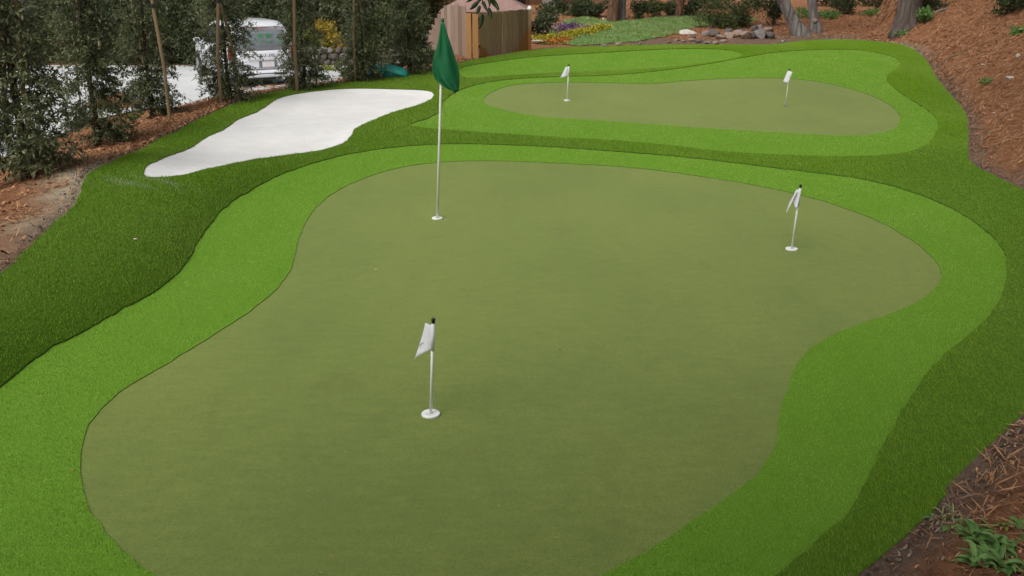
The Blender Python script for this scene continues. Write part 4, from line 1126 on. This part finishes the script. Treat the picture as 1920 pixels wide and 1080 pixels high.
for a, b, w_, h_, mk, lab in [(1132, 90, 12, 9, 'rock_grey', 'small grey stone alone on the lawn edge nearest the flower bed'), (1160, 88, 17, 9, 'rock_tan', 'orange-tan stone on the lawn edge'),
                              (1199, 87, 11, 8, 'rock_dark', 'dark rounded stone on the lawn edge'), (1010, 83, 40, 8, 'rock_pale', 'long white stone at the foot of the flower bed by the fence post'),
                              (936, 102, 18, 8, 'rock_dark', 'dark grey stone at the foot of the stained fence'), (941, 102, 6, 5, 'rock_pale', 'tiny white stone against the dark stone by the fence'),
                              (692, 118, 9, 6, 'rock_pale', 'pale round stone beside the turquoise tub'), (1468, 79, 5, 4, 'rock_pale', 'tiny cream stone between rock pile and leaning oak'),
                              (1897, 149, 22, 7, 'rock_pale', 'white angular stone on the pine straw slope'), (1911, 108, 11, 9, 'rock_pale', 'small white square stone up the pine straw slope'),
                              (1844, 123, 9, 3, 'rock_pale', 'flat sliver of pale stone on the pine straw slope'), (1864, 214, 8, 4, 'rock_pale', 'tiny pale pebble low on the pine straw slope'),
                              (1102, 37, 6, 5, 'rock_pale', 'small white stone at the back edge of the lawn'), (1131, 38, 6, 5, 'rock_pale', 'small white stone by the broad reddish trunk')]:
    rock(a, b, w_, h_, mk, lab)

# stone retaining wall along the far side of the driveway
rw_ = thing('retaining_wall', (-6.2, 33.15, -0.95), 'low grey dry-stone retaining wall at the end of the driveway', 'wall')
rr = random.Random(4)
for row_ in range(3):
    x = -2.1 + rr.uniform(0, .2)
    while x < 2.4:
        w_ = rr.uniform(.22, .42); k = rr.randrange(7)
        o = obj('stone', ROCKS[k], None, rw_, (x + w_ / 2, .05 * row_ + rr.uniform(-.03, .03), .10 + row_ * .19), (rr.uniform(-.2, .2), rr.uniform(-.15, .15), rr.uniform(0, 6.28)), (w_ * .58, w_ * .5, .125))
        o.material_slots[0].link = 'OBJECT'; o.material_slots[0].material = M['rock_grey' if rr.random() < .25 else 'rock_dark']
        x += w_ * .96
isl = at(215, 200)
sm = thing('planting_island', (isl[0], isl[1], Hs(isl[0], isl[1])), 'low brown soil mound on the driveway between two redwoods', 'mound')
bm = bmesh.new(); lathe(bm, [(.62, -.05), (.60, .03), (.50, .12), (.34, .22), (.14, .30), (.03, .32)], 20)
for v in bm.verts: v.co.x *= 1.15; v.co.z *= 1 + .15 * math.sin(v.co.x * 9) * math.cos(v.co.y * 7)
obj('soil', bm_mesh('soil', bm, True), M['ground'], sm)

# ------------------------------------------------------------------ turquoise tub
q = at(728, 146)
tb = thing('plastic_tub', (q[0], q[1] + .15, Hs(q[0], q[1] + .15) - .02), 'turquoise plastic tub tipped over at the turf edge', 'tub', None, R(-8))
P = np.zeros((15, 16, 3))
for j in range(15):
    u = j / 14; rr_ = .20 * (0.55 + 0.45 * math.sin(min(1, u * 2.2) * 1.57)) * (1 if u < .8 else math.sqrt(max(0.02, 1 - ((u - .8) / .2) ** 2)))
    for i in range(16):
        a = R(-12) + R(204) * i / 15
        P[j, i] = (-.40 + .82 * u, -.02 + rr_ * 1.05 * math.cos(a), .06 + (.02 + rr_) * .95 * max(-.2, math.sin(a)) * (1.0 + .18 * math.sin(u * 5)) - .05 * u)
sh_ = obj('shell', mesh_grid('shell', P, True, .012), M['teal'], tb)
bm = bmesh.new(); tube(bm, [(-.40, -.24, .02), (-.20, -.30, .16), (.05, -.30, .17), (.27, -.26, .10), (.36, -.16, .03)], .028, 8)
obj('rim', bm_mesh('rim', bm, True), M['teal'], tb)
bm = bmesh.new(); tube(bm, [(-.42, -.16, .03), (-.50, -.1, .05), (-.52, .05, .05), (-.44, .16, .03)], .035, 8); obj('handle', bm_mesh('handle', bm, True), M['teal'], tb)

# ------------------------------------------------------------------ big trunks on the right
def big_tree(name, pix, top_pix, w_px, bark, label, hgt, crown, leafm, lean_y=0.0, knots=0, flare=1.35):
    q = at(*pix); d = ray(*top_pix); tt = q[1] / d[1]; tp = np.array([d[0] * tt, q[1], CAM_Z + d[2] * tt])
    dep = q[1] * math.cos(PITCH) + (CAM_Z - q[2]) * math.sin(PITCH); r0_ = w_px / FPX * dep / 2
    sl = (tp[0] - q[0]) / max(.2, tp[2] - q[2])
    t = thing(name, (q[0], q[1] + r0_ * .5, q[2]), label, 'tree')
    bm = bmesh.new(); zs = [-.4, -.05, .12, .35, .8, 1.4, 2.2, 3.4, 5, hgt * .8]
    rs = [flare * 1.15, flare * 1.05, flare * .92, 1.05, 1, .96, .9, .8, .62, .25]
    path = [(sl * z_ if z_ < 2 else sl * 2 + sl * .35 * (z_ - 2), 0.03 * math.sin(z_ * 2), z_) for z_ in zs]
    tube(bm, path, [r0_ * k for k in rs], 18)
    rn = random.Random(len(label))
    for v in bm.verts:
        a = math.atan2(v.co.y, v.co.x); v.co.x += r0_ * .07 * math.sin(a * 5 + v.co.z * 2); v.co.y += r0_ * .07 * math.cos(a * 4 - v.co.z * 3)
    tr_ = obj('trunk', bm_mesh('trunk', bm, True), bark, t)
    for k in range(knots):
        bm = bmesh.new(); zz = .35 + .35 * k; lathe(bm, [(.07, -.03), (.075, .02), (.045, .03), (.03, .005)], 12, 'y', (0, 0, 0))
        obj('knot', bm_mesh('knot', bm, True), M['rock_tan'], tr_, loc=(sl * zz - .02, -r0_ * 1.0, zz), rot=(0, 0, .2))
    for k in range(5):
        a = k * 2.4 + 1; z0 = 2.6 + .5 * k; bx = path[-1][0] * z0 / (hgt * .8)
        bm = bmesh.new(); tube(bm, [(bx * .9, 0, z0), (bx + .6 * math.cos(a), .6 * math.sin(a), z0 + .5), (bx + 1.5 * math.cos(a), 1.5 * math.sin(a), z0 + 1.1)], [r0_ * .35, r0_ * .25, r0_ * .1], 8); obj('limb', bm_mesh('limb', bm, True), bark, t)
    r = np.random.default_rng(len(label) + 3); bl = [(path[-1][0] + r.normal() * crown * .45, r.normal() * crown * .45, hgt * (.55 + .45 * r.random()), crown * .42, crown * .42, crown * .34) for _ in range(9)]
    v_, f_, t_ = blob_leaves(r, bl, 2600, .16, .09)
    obj('crown', np_mesh('crown', v_, f_, t_), leafm, t)
    return t
big_tree('oak_tree', (1502, 68), (1470, 0), 21, M['bark_grey'], 'leaning grey-barked oak beside the rock pile', 6.5, 1.9, M['oak_leaf'], knots=0, flare=1.7)
big_tree('oak_tree', (1531, 62), (1524, 0), 17, M['bark_grey'], 'upright grey-barked oak with a round pruning knot', 6.5, 1.8, M['oak_leaf'], knots=1, flare=1.6)
big_tree('pine_tree', (1702, 56), (1712, 0), 44, M['bark_pine'], 'thick pine trunk with furrowed dark bark on the slope', 9, 2.4, M['dark_leaf'], flare=1.25)
big_tree('redwood_tree', (1149, 41), (1153, 0), 20, M['bark_red'], 'broad orange-brown redwood trunk behind the lawn', 9, 2.0, M['redwood'], flare=1.2)
big_tree('grey_tree', (1167, 38), (1168, 0), 12, M['bark_grey'], 'slim grey trunk touching the broad orange-brown one', 7, 1.6, M['dark_leaf'], flare=1.1)
big_tree('redwood_tree', (1272, 32), (1278, 0), 13, M['bark_red'], 'slimmer pinkish redwood trunk behind the lawn', 8, 1.7, M['redwood'], flare=1.1)

# overhanging limb of an added oak right of the turf; only its sprig shows
ox, oy = 6.9, 7.0
ot = thing('oak_tree', (ox, oy, Hs(ox, oy)), 'oak with one leafy sprig hanging over the green in front of the fence, unseen crown thickened for shade', 'tree')
oz = Hs(ox, oy)
bm = bmesh.new(); tube(bm, [(0, 0, -.3), (0, 0, .1), (-.1, 0, 1.2), (-.2, .1, 2.6), (-.1, .1, 4.2)], [.30, .25, .20, .17, .08], 12); obj('trunk', bm_mesh('trunk', bm, True), M['bark_grey'], ot)
tipx, tipy = -0.205, 7.0
bm = bmesh.new(); tube(bm, [(-.15, .1, 2.2), (-1.6, .1, 3.3 - oz * .5), (-3.6, 0, 4.0 - oz), (-5.6, 0, 3.75 - oz), (tipx - ox + .25, 0, 3.1 - oz), (tipx - ox + .02, 0, 2.45 - oz), (tipx - ox, 0, 2.26 - oz)], [.11, .085, .06, .035, .016, .007, .004], 8)
obj('limb', bm_mesh('limb', bm, True), M['bark_grey'], ot)
r = np.random.default_rng(77)
def big_leaf(L, W):
    P = np.zeros((9, 5, 3))
    for j in range(9):
        v = j / 8; w_ = W * math.sin(math.pi * min(1, .06 + .94 * v) ** .85) ** .8 if v < 1 else 0.001
        for i in range(5):
            s = (i - 2) / 2; P[j, i] = (s * w_ * .5, .012 * abs(s) - .03 * v * v, -L * v)
    return mesh_grid('leaf', P, True, .0012)
LEAFM = [big_leaf(.10, .034), big_leaf(.085, .03), big_leaf(.07, .026)]
for px, py, k, rt in [(903, 26, 0, -.1), (915, 14, 1, .35), (897, 2, 1, -.75), (920, -4, 0, .65), (908, 2, 2, .15), (889, -8, 2, -.9), (904, -14, 1, -.35), (926, 6, 2, .8), (912, -16, 0, .3), (900, 10, 2, -.35)]:
    d = ray(px, py); tt = (tipy + r.uniform(-.06, .06)) / d[1]
    obj('leaf', LEAFM[k], M['oak_leaf'], ot, (d[0] * tt - ox, d[1] * tt - oy, CAM_Z + d[2] * tt - oz), (r.uniform(-.3, .3), rt * -1, r.uniform(-.7, .7)))
bl = [(r.uniform(-1.7, 2.2), r.uniform(-2.6, 3.0), r.uniform(3.0, 5.2), .9, .9, .6) for _ in range(13)]
v_, f_, t_ = blob_leaves(r, bl, 9000, .20, .12); obj('crown', np_mesh('crown', v_, f_, t_), M['oak_leaf'], ot)  # unseen crown, made dense to darken the turf at right

# unseen trees added out of view to darken the near and right side
def added_shade_tree(x, y, h, w, z0, label, seed, n=3000, bark='bark_pine'):
    r = np.random.default_rng(seed); zb = Hs(x, y); t = thing('unseen_shade_tree', (x, y, zb), label, 'tree')
    bm = bmesh.new(); tube(bm, [(0, 0, -.3), (0, 0, .2), (.05, 0, h * .4), (0, .05, h * .95)], [.36, .28, .2, .05], 12); obj('trunk', bm_mesh('trunk', bm, True), M[bark], t)
    bl = [(r.normal() * w * .4, r.normal() * w * .4, z0 + (h - z0) * r.random(), w * .4, w * .4, (h - z0) * .18) for _ in range(14)]
    v_, f_, t_ = blob_leaves(r, bl, n, .34, .2, .1, .3); keep_ = v_.reshape(-1, 4, 3)[:, :, 2].min(1) > z0 - .6
    v_ = v_.reshape(-1, 4, 3)[keep_].reshape(-1, 3); obj('crown', np_mesh('crown', v_, np.arange(len(v_)).reshape(-1, 4), t_[keep_]), M['dark_leaf'], t)
added_shade_tree(9.4, 11.5, 8.0, 3.0, 2.4, 'tall unseen evergreen added for shade up the slope abreast of the far flag', 301, 8000)
added_shade_tree(12.2, 16.5, 8.0, 3.2, 2.6, 'tall unseen evergreen added for shade up the slope abreast of the far green', 306, 8000)
added_shade_tree(15.2, 22.5, 8.0, 3.2, 2.6, 'tall unseen evergreen added for shade up the slope abreast of the turf bend', 307, 8000)
added_shade_tree(6.6, 3.4, 8.0, 2.9, 2.7, 'tall unseen evergreen added for shade on the slope beyond the weedy turf corner', 302, 8000)
added_shade_tree(-4.3, -2.4, 9.0, 2.3, 4.2, 'tall unseen evergreen added for shade off the near end of the turf on the driveway side', 305, 6000)
added_shade_tree(4.3, 0.7, 9.5, 3.2, 4.4, 'tall unseen evergreen added for shade off the near end of the turf above the weedy corner', 303, 12000)
added_shade_tree(-0.8, -2.2, 9.0, 3.3, 4.5, 'tall unseen evergreen added for shade off the near end of the large green', 304, 9000)

# ------------------------------------------------------------------ shrubs
def shrub(pt, w, h, n, ln, wd, m, label, cat='shrub', group=None, seed=0, droop=0.0, nb=6, name='shrub', stems=True):
    r = np.random.default_rng(900 + seed)
    t = thing(name, (pt[0], pt[1], Hs(pt[0], pt[1])), label, cat, group)
    bl = [(r.normal() * w * .22, r.normal() * w * .18, h * r.uniform(.10, .75), w * r.uniform(.24, .36), w * r.uniform(.22, .32), h * r.uniform(.2, .32)) for _ in range(nb)]
    v_, f_, t_ = blob_leaves(r, bl, n, ln, wd, droop, .35); v_[:, 2] = np.maximum(v_[:, 2], .01)
    obj('foliage', np_mesh('foliage', v_, f_, t_), m, t)
    if stems:
        for k in range(3):
            b = bl[k]; bm = bmesh.new(); tube(bm, [(b[0] * .15, b[1] * .15, -.05), (b[0] * .5, b[1] * .5, b[2] * .5), (b[0], b[1], b[2])], [.022, .016, .008], 6); obj('stem', bm_mesh('stem', bm), M['bark_dark'], t)
    return t
sd_ = 0
# dark evergreens in front of the house, across the driveway
for px, wpx, h_, mk, lab in [(-60, 150, 3.2, 'dark_leaf', 'dark evergreen screening the outer end of the house'), (40, 140, 3.0, 'redwood', 'dark evergreen between the mauve wall and the driveway end'),
                         (165, 130, 2.7, 'dark_leaf', 'dark evergreen between the mauve wall and the olive bush'), (265, 90, 2.0, 'olive_leaf', 'olive bush below the brown siding'), (340, 110, 2.6, 'dark_leaf', 'dark evergreen beyond the van bonnet'),
                         (430, 130, 3.0, 'redwood', 'tall dark evergreen behind the van roof'), (525, 120, 2.6, 'dark_leaf', 'dark evergreen behind the van rear corner'),
                         (300, 90, 1.5, 'dark_leaf', 'low dark bush along the far driveway edge near the olive one'), (385, 80, 1.6, 'dark_leaf', 'low dark bush right behind the van mirror'), (575, 60, 1.3, 'lime_leaf', 'lime green bush by the dark doorway'), (612, 70, 1.5, 'gold_leaf', 'golden yellow bush in front of the dark doorway'),
                         (700, 80, 2.0, 'olive_leaf', 'olive bush behind the stakes by the stone wall'), (735, 90, 2.3, 'dark_leaf', 'dark evergreen a step from the weathered fence'), (790, 70, 1.9, 'dark_leaf', 'narrow dark evergreen touching the weathered fence end')]:
    sd_ += 1; y_ = 33.75 + .25 * (sd_ % 3); x_ = (px - 960) / FPX * (y_ * .95 + .9)
    shrub((x_, y_), wpx / FPX * y_ * 1.25, h_, 9000 if h_ >= 2 else 3000, .15, .06, M[mk], lab, 'bush', None, sd_, .1, 9)
for px in (-40, 90, 210, 300, 385, 480, 545, 660, 730, 800):
    sd_ += 1; y_ = 37.2; x_ = (px - 960) / FPX * (y_ * .95 + .9)
    shrub((x_, y_), 2.6, 3.4 + .3 * (sd_ % 2), 5000, .17, .07, M['dark_leaf' if sd_ % 2 else 'redwood'], 'dark evergreen in the back row against the house wall', 'bush', 'evergreens against the house wall', sd_, .1, 9)
for px, py, lab in ((1325, 16, 'dark conifer bush on the far rise behind the olive shrubs'), (1420, 14, 'dark conifer bush on the far rise behind the leaning oak'), (1555, 12, 'dark conifer bush on the far rise between oak and pine'), (1648, 12, 'dark conifer bush on the far rise near the pine')):
    sd_ += 1; q = at(px, py); shrub(q, 1.6, 1.8, 3200, .12, .05, M['dark_leaf'], lab, 'bush', None, sd_, .1, 9)
for px, py, wpx, hpx, mk, lab, n_ in [(715, 100, 60, 30, 'lime_leaf', 'lime green plants behind the pale stake', 900), (795, 92, 44, 36, 'lime_leaf', 'lime green plant at the foot of the weathered fence', 700),
        (700, 132, 70, 42, 'redwood', 'low dark shrub behind the turquoise tub', 1500), (655, 146, 50, 34, 'olive_leaf', 'low olive shrub at the driveway corner', 1100), (788, 122, 50, 40, 'redwood', 'dark shrub between tub and fence', 1300),
        (745, 118, 50, 50, 'dark_leaf', 'dark shrub behind the leaning stake', 1200),
        (610, 133, 60, 10, 'lime_leaf', 'lime ground cover along the stone wall foot', 500), (560, 146, 46, 12, 'olive_leaf', 'olive ground cover near the van corner', 500),
        (1020, 72, 50, 66, 'redwood', 'grey-green conifer shrub beside the capped fence post', 2600), (1085, 30, 60, 30, 'dark_leaf', 'dark hedge bush between grey pillar and broad reddish trunk', 2200), (1050, 26, 40, 30, 'dark_leaf', 'dark hedge bush beside the grey pillar', 1600), (1120, 33, 44, 36, 'dark_leaf', 'dark hedge bush touching the broad reddish trunk', 1700),
        (1195, 36, 36, 36, 'dark_leaf', 'dark bush beside the slim grey trunk', 1500), (1228, 34, 30, 36, 'olive_leaf', 'leafy bush behind the lawn between two trunks', 1200), (1258, 31, 30, 34, 'redwood', 'dark bush touching the slim pinkish trunk', 1200), (1300, 29, 40, 36, 'dark_leaf', 'dark bush between pinkish trunk and olive shrub', 1500),
        (1350, 52, 80, 60, 'olive_leaf', 'loose olive shrub above the rock pile', 2600), (1395, 50, 60, 56, 'olive_leaf', 'loose olive shrub behind the tan boulders', 2200), (1450, 48, 46, 56, 'dark_leaf', 'dark shrub behind the leaning oak', 1800),
        (1585, 26, 50, 40, 'dark_leaf', 'dark round shrub beyond the upright oak', 1700), (1512, 34, 44, 20, 'weed_leaf', 'bright green ground plants between the two oaks', 700), (1555, 34, 50, 16, 'weed_leaf', 'bright green ground plants below the dark round shrub', 700), (1640, 28, 60, 10, 'weed_leaf', 'low green plants between oak and pine', 600),
        (1745, 22, 60, 40, 'dark_leaf', 'dark shrub behind the pine trunk', 1600), (1885, 30, 90, 44, 'dark_leaf', 'dark shrub on top of the pine straw slope', 2200), (1735, 44, 30, 26, 'weed_leaf', 'green creeper beside the pine trunk foot', 500), (1690, 66, 40, 10, 'weed_leaf', 'low green creeper in front of the pine trunk', 400),
        (1908, 66, 26, 22, 'weed_leaf', 'bright green weed high on the pine straw slope', 260), (1848, 160, 26, 12, 'weed_leaf', 'thin green weed in the middle of the pine straw slope', 160),
        (195, 262, 40, 26, 'redwood', 'low dark shrub at the redwood foot beside the bunker end', 700), (250, 226, 16, 14, 'lime_leaf', 'lime green seedling on the verge', 160), (10, 205, 30, 20, 'lime_leaf', 'lime green plant beyond the outermost redwood', 260)]:
    sd_ += 1; q = at(px, py); dep = q[1] * .947 + (CAM_Z - q[2]) * .322
    w_, h_ = wpx / FPX * dep, hpx / FPX * dep; ls = .10 if dep > 18 else .06
    shrub(q, w_, max(h_, .12), n_, ls, ls * .32, M[mk], lab, 'shrub' if hpx > 20 else 'plant', None, sd_, .15, 7, 'shrub' if hpx > 20 else 'ground_plant', hpx > 20)

# ------------------------------------------------------------------ flower bed
def flower_row(name, pix, n, spread, h, m, label, seed, kind='stuff'):
    r = np.random.default_rng(seed); W = resample(np.array([at(a, b)[:2] for a, b in pix]), False, .08)
    c = W[r.integers(0, len(W), n)] + r.normal(0, spread, (n, 2)); z = H(c[:, 0], c[:, 1])
    P = np.stack([c[:, 0], c[:, 1], z + r.uniform(.02, h, n)], 1); U = rand_dirs(r, n); U[:, 2] = np.abs(U[:, 2]); Wd = np.cross(U, rand_dirs(r, n)); Wd /= np.linalg.norm(Wd, axis=1)[:, None]
    v_, f_, t_ = quads(P, U * .06, Wd * .024, r.random(n)); o = obj(name, np_mesh(name, v_, f_, t_), m); tag(o, label, 'flowers', kind=kind)
flower_row('yellow_flowers', [(1003, 80), (1030, 80), (1050, 76), (1065, 70), (1085, 66), (1110, 62), (1132, 56)], 2600, .12, .16, M['yellow_fl'], 'band of yellow flowers edging the bed beside the lawn', 61)
flower_row('orange_flowers', [(1025, 82), (1045, 83), (1058, 78)], 420, .12, .12, M['orange_fl'], 'orange flowers at the near corner of the bed', 62)
flower_row('purple_flowers', [(1056, 62), (1068, 60), (1078, 60)], 520, .16, .24, M['purple_fl'], 'purple flowers in the middle of the bed', 63)
flower_row('pink_flowers', [(1085, 60), (1100, 58), (1050, 56)], 380, .16, .16, M['pink_fl'], 'dusty pink flowers behind the yellow band', 64)
flower_row('pink_flowers', [(1000, 62), (1012, 66), (1035, 74)], 220, .2, .3, M['pink_fl'], 'pink flowers around the conifer shrub', 65)

# ------------------------------------------------------------------ house behind
hs_ = thing('house', (-11.2, 41.0, -0.6), 'cedar-sided house behind the evergreens and driveway', 'house')
W0, W1 = -12.5, 12.9
bm = bmesh.new(); box(bm, Vector((.2, 4, 1.6)), (25.4, 8, 3.6)); wall_ = obj('wall', bm_mesh('wall', bm), M['siding'], hs_)
bm = bmesh.new()
a = [bm.verts.new(p_) for p_ in ((-13.2, -.7, 3.35), (13.6, -.7, 3.35), (13.6, 8.7, 3.35), (-13.2, 8.7, 3.35), (-13.2, 4, 5.8), (13.6, 4, 5.8))]
for f_ in ((0, 1, 5, 4), (2, 3, 4, 5), (0, 4, 3), (1, 2, 5), (3, 2, 1, 0)): bm.faces.new([a[i] for i in f_])
obj('roof', bm_mesh('roof', bm), M['shingle'], hs_)
def opening(x, w_, z0, z1, name, m):
    bm = bmesh.new()
    for sx in (-1, 1): box(bm, Vector((x + sx * (w_ / 2 + .04), -.02, (z0 + z1) / 2)), (.08, .09, z1 - z0 + .16))
    for zz in (z0 - .04, z1 + .04): box(bm, Vector((x, -.021, zz)), (w_, .088, .08))
    fr = obj(name, bm_mesh(name, bm), M['siding'], hs_)
    bm = bmesh.new(); box(bm, Vector((x, -.004, (z0 + z1) / 2)), (w_, .02, z1 - z0)); obj('pane', bm_mesh('pane', bm), m, fr)
for x, w_, z0, z1, nm in [(3.5, 1.5, .1, 2.1, 'garage_door'), (11.3, .9, .95, 2.2, 'window'), (-8, 1.4, .9, 2.2, 'window'), (-3.2, 1.4, .9, 2.2, 'window'), (7.2, 1.2, .9, 2.2, 'window')]: opening(x, w_, z0, z1, nm, M['dark_room'])
for x, w_, d_, z1, m_ in [(4.65, .5, .5, 3.3, 'stone_pillar'), (12.65, .5, .6, 3.3, 'stone_pillar')]:
    bm = bmesh.new(); box(bm, Vector((x, -.3, z1 / 2 - .1)), (w_, d_, z1), bevel=.02); obj('pillar', bm_mesh('pillar', bm), M[m_], hs_)
mv = thing('garden_wall', (-17.6, 37.3, -.6), 'mauve stucco wall between the dark evergreens', 'wall')
bm = bmesh.new(); box(bm, Vector((0, 0, .85)), (1.2, .25, 1.9), bevel=.01); obj('panel', bm_mesh('panel', bm), M['mauve'], mv)
bm = bmesh.new(); box(bm, Vector((0, 0, 1.84)), (1.32, .34, .08), bevel=.01); obj('coping', bm_mesh('coping', bm), M['stone_pillar'], mv)

# ------------------------------------------------------------------ small foreground plants, bits
def weed(px, py, n, L, W_, label, seed, m='weed_leaf', upright=.5):
    q = at(px, py); r = np.random.default_rng(seed); t = thing('weed', (q[0], q[1], q[2]), label, 'weed')
    Vs, Fs, Ts, b = [], [], [], 0
    for k in range(n):
        az = r.random() * 6.283; l_ = L * r.uniform(.55, 1.15); w_ = W_ * r.uniform(.7, 1.2); up = upright * r.uniform(.5, 1.5); ox_, oy_ = r.normal(0, L * .22, 2)
        k_ = 6; s = np.linspace(0, 1, k_)
        cx = ox_ + math.cos(az) * l_ * s; cy = oy_ + math.sin(az) * l_ * s; cz = l_ * (up * s * 1.6 - (up * .9 + .25) * s ** 2) + .012
        ww = w_ * np.sin(np.pi * np.clip(.12 + .88 * s, 0, 1)) ** .7 * .5; ww[-1] = .001
        nx_, ny_ = -math.sin(az), math.cos(az)
        A = np.stack([cx + nx_ * ww, cy + ny_ * ww, cz + .3 * ww], 1); B = np.stack([cx, cy, cz - .15 * ww], 1); C = np.stack([cx - nx_ * ww, cy - ny_ * ww, cz + .3 * ww], 1)
        V_ = np.concatenate([A, B, C]); i = np.arange(k_ - 1)
        f_ = np.concatenate([np.stack([i, i + k_, i + k_ + 1, i + 1], 1), np.stack([i + k_, i + 2 * k_, i + 2 * k_ + 1, i + k_ + 1], 1)])
        Vs.append(V_); Fs.append(f_ + b); Ts.append(np.full(len(f_), r.beta(2, 2))); b += len(V_)
    obj('foliage', np_mesh('foliage', np.concatenate(Vs), np.concatenate(Fs), np.concatenate(Ts), True), M[m], t)
weed(1752, 985, 16, .075, .035, 'small broad-leaved weed at the turf corner', 1); weed(1785, 985, 46, .10, .006, 'tuft of pale dead grass beside the turf corner', 2, 'thatch', .7)
weed(1790, 1002, 14, .07, .032, 'low green weed just below the dead grass tuft', 3)
for k, (px, py, s) in enumerate([(1826, 1012, 1.0), (1842, 1030, 1.1), (1868, 1038, 1.2), (1838, 1062, 1.2), (1885, 1075, 1.2), (1855, 1005, .8)]):
    weed(px, py, 34, .085 * s, .021 * s, ['green weed heading the leafy clump', 'glossy weed in the leafy clump nearest its grass stalk', 'largest green weed in the leafy clump', 'low weed at the stony front of the clump', 'wide-leaved weed at the rear of the clump', 'small weed next to the rough bark patch'][k], 10 + k, upright=.75)
weed(1915, 1030, 12, .085, .032, 'broad bright green weed apart from the clump', 20); weed(1912, 995, 8, .07, .03, 'small bright weed above the broad one', 21); weed(1890, 990, 9, .05, .02, 'tiny yellow-green seedling on the straw', 22, 'lime_leaf'); weed(1735, 1010, 9, .045, .022, 'tiny weed on bare soil at the turf edge', 23)

def stick(px, py, px2, py2, rad, m, label):
    a, b = at(px, py), at(px2, py2); bm = bmesh.new(); mid = (a + b) / 2 + np.array([0, 0, .02]); lift = np.array([0, 0, rad * .8])
    tube(bm, [a + lift, mid + lift, b + lift], [rad, rad * .9, rad * .5], 7); o = obj('fallen_branch', bm_mesh('fallen_branch', bm), m); tag(o, label, 'branch')
stick(1758, 122, 1815, 96, .022, M['stake_wood'], 'pale dry branch lying on the slope near the turf bend'); stick(1752, 26, 1775, 18, .03, M['rock_grey'], 'short grey log beside the pine trunk'); stick(1830, 105, 1845, 97, .015, M['stake_wood'], 'thin dry stick up the pine straw slope')
def petal(px, py, s, label, m='rock_pale'):
    q = at(px, py); z_ = float(H0(q[0], q[1])); bm = bmesh.new(); lathe(bm, [(.2 * s, 0), (s, .12 * s), (.8 * s, .3 * s), (.2 * s, .42 * s)], 7)
    for v in bm.verts: v.co.y *= .6
    o = obj('dry_leaf', bm_mesh('dry_leaf', bm), M[m]); o.location = (q[0], q[1], z_ + .03); tag(o, label, 'leaf')
petal(255, 457, .02, 'pale curled leaf lying on the turf bank below the bunker'); petal(705, 514, .012, 'tiny yellowish leaf on the large green'); petal(1050, 665, .012, 'tiny dark leaf on the large green', 'rock_dark'); petal(838, 420, .02, 'thin tan leaf beside the tall flagstick cup', 'thatch')

def debris():
    r = np.random.default_rng(88); n = 260; P = np.stack([r.uniform(-5, 6, n), r.uniform(3, 22, n)], 1); P = P[inside(P, GREEN1) | inside(P, GREEN2) | inside(P, BUNKER) | inside(P, FRINGE1)]
    n = len(P); az = r.random(n) * 6.28; z_ = H0(P[:, 0], P[:, 1]) + .014; U = np.stack([np.cos(az), np.sin(az), r.normal(.1, .15, n)], 1); Wd = np.stack([-np.sin(az), np.cos(az), r.normal(0, .3, n)], 1)
    sz = r.uniform(.010, .024, n); v_, f_, t_ = quads(np.column_stack([P, z_]), U * sz[:, None], Wd * (sz * .22)[:, None], r.random(n))
    tag(obj('turf_litter', np_mesh('turf_litter', v_, f_, t_), M['straw']), 'tiny brown needle bits blown over the turf', 'litter', kind='stuff')
debris()
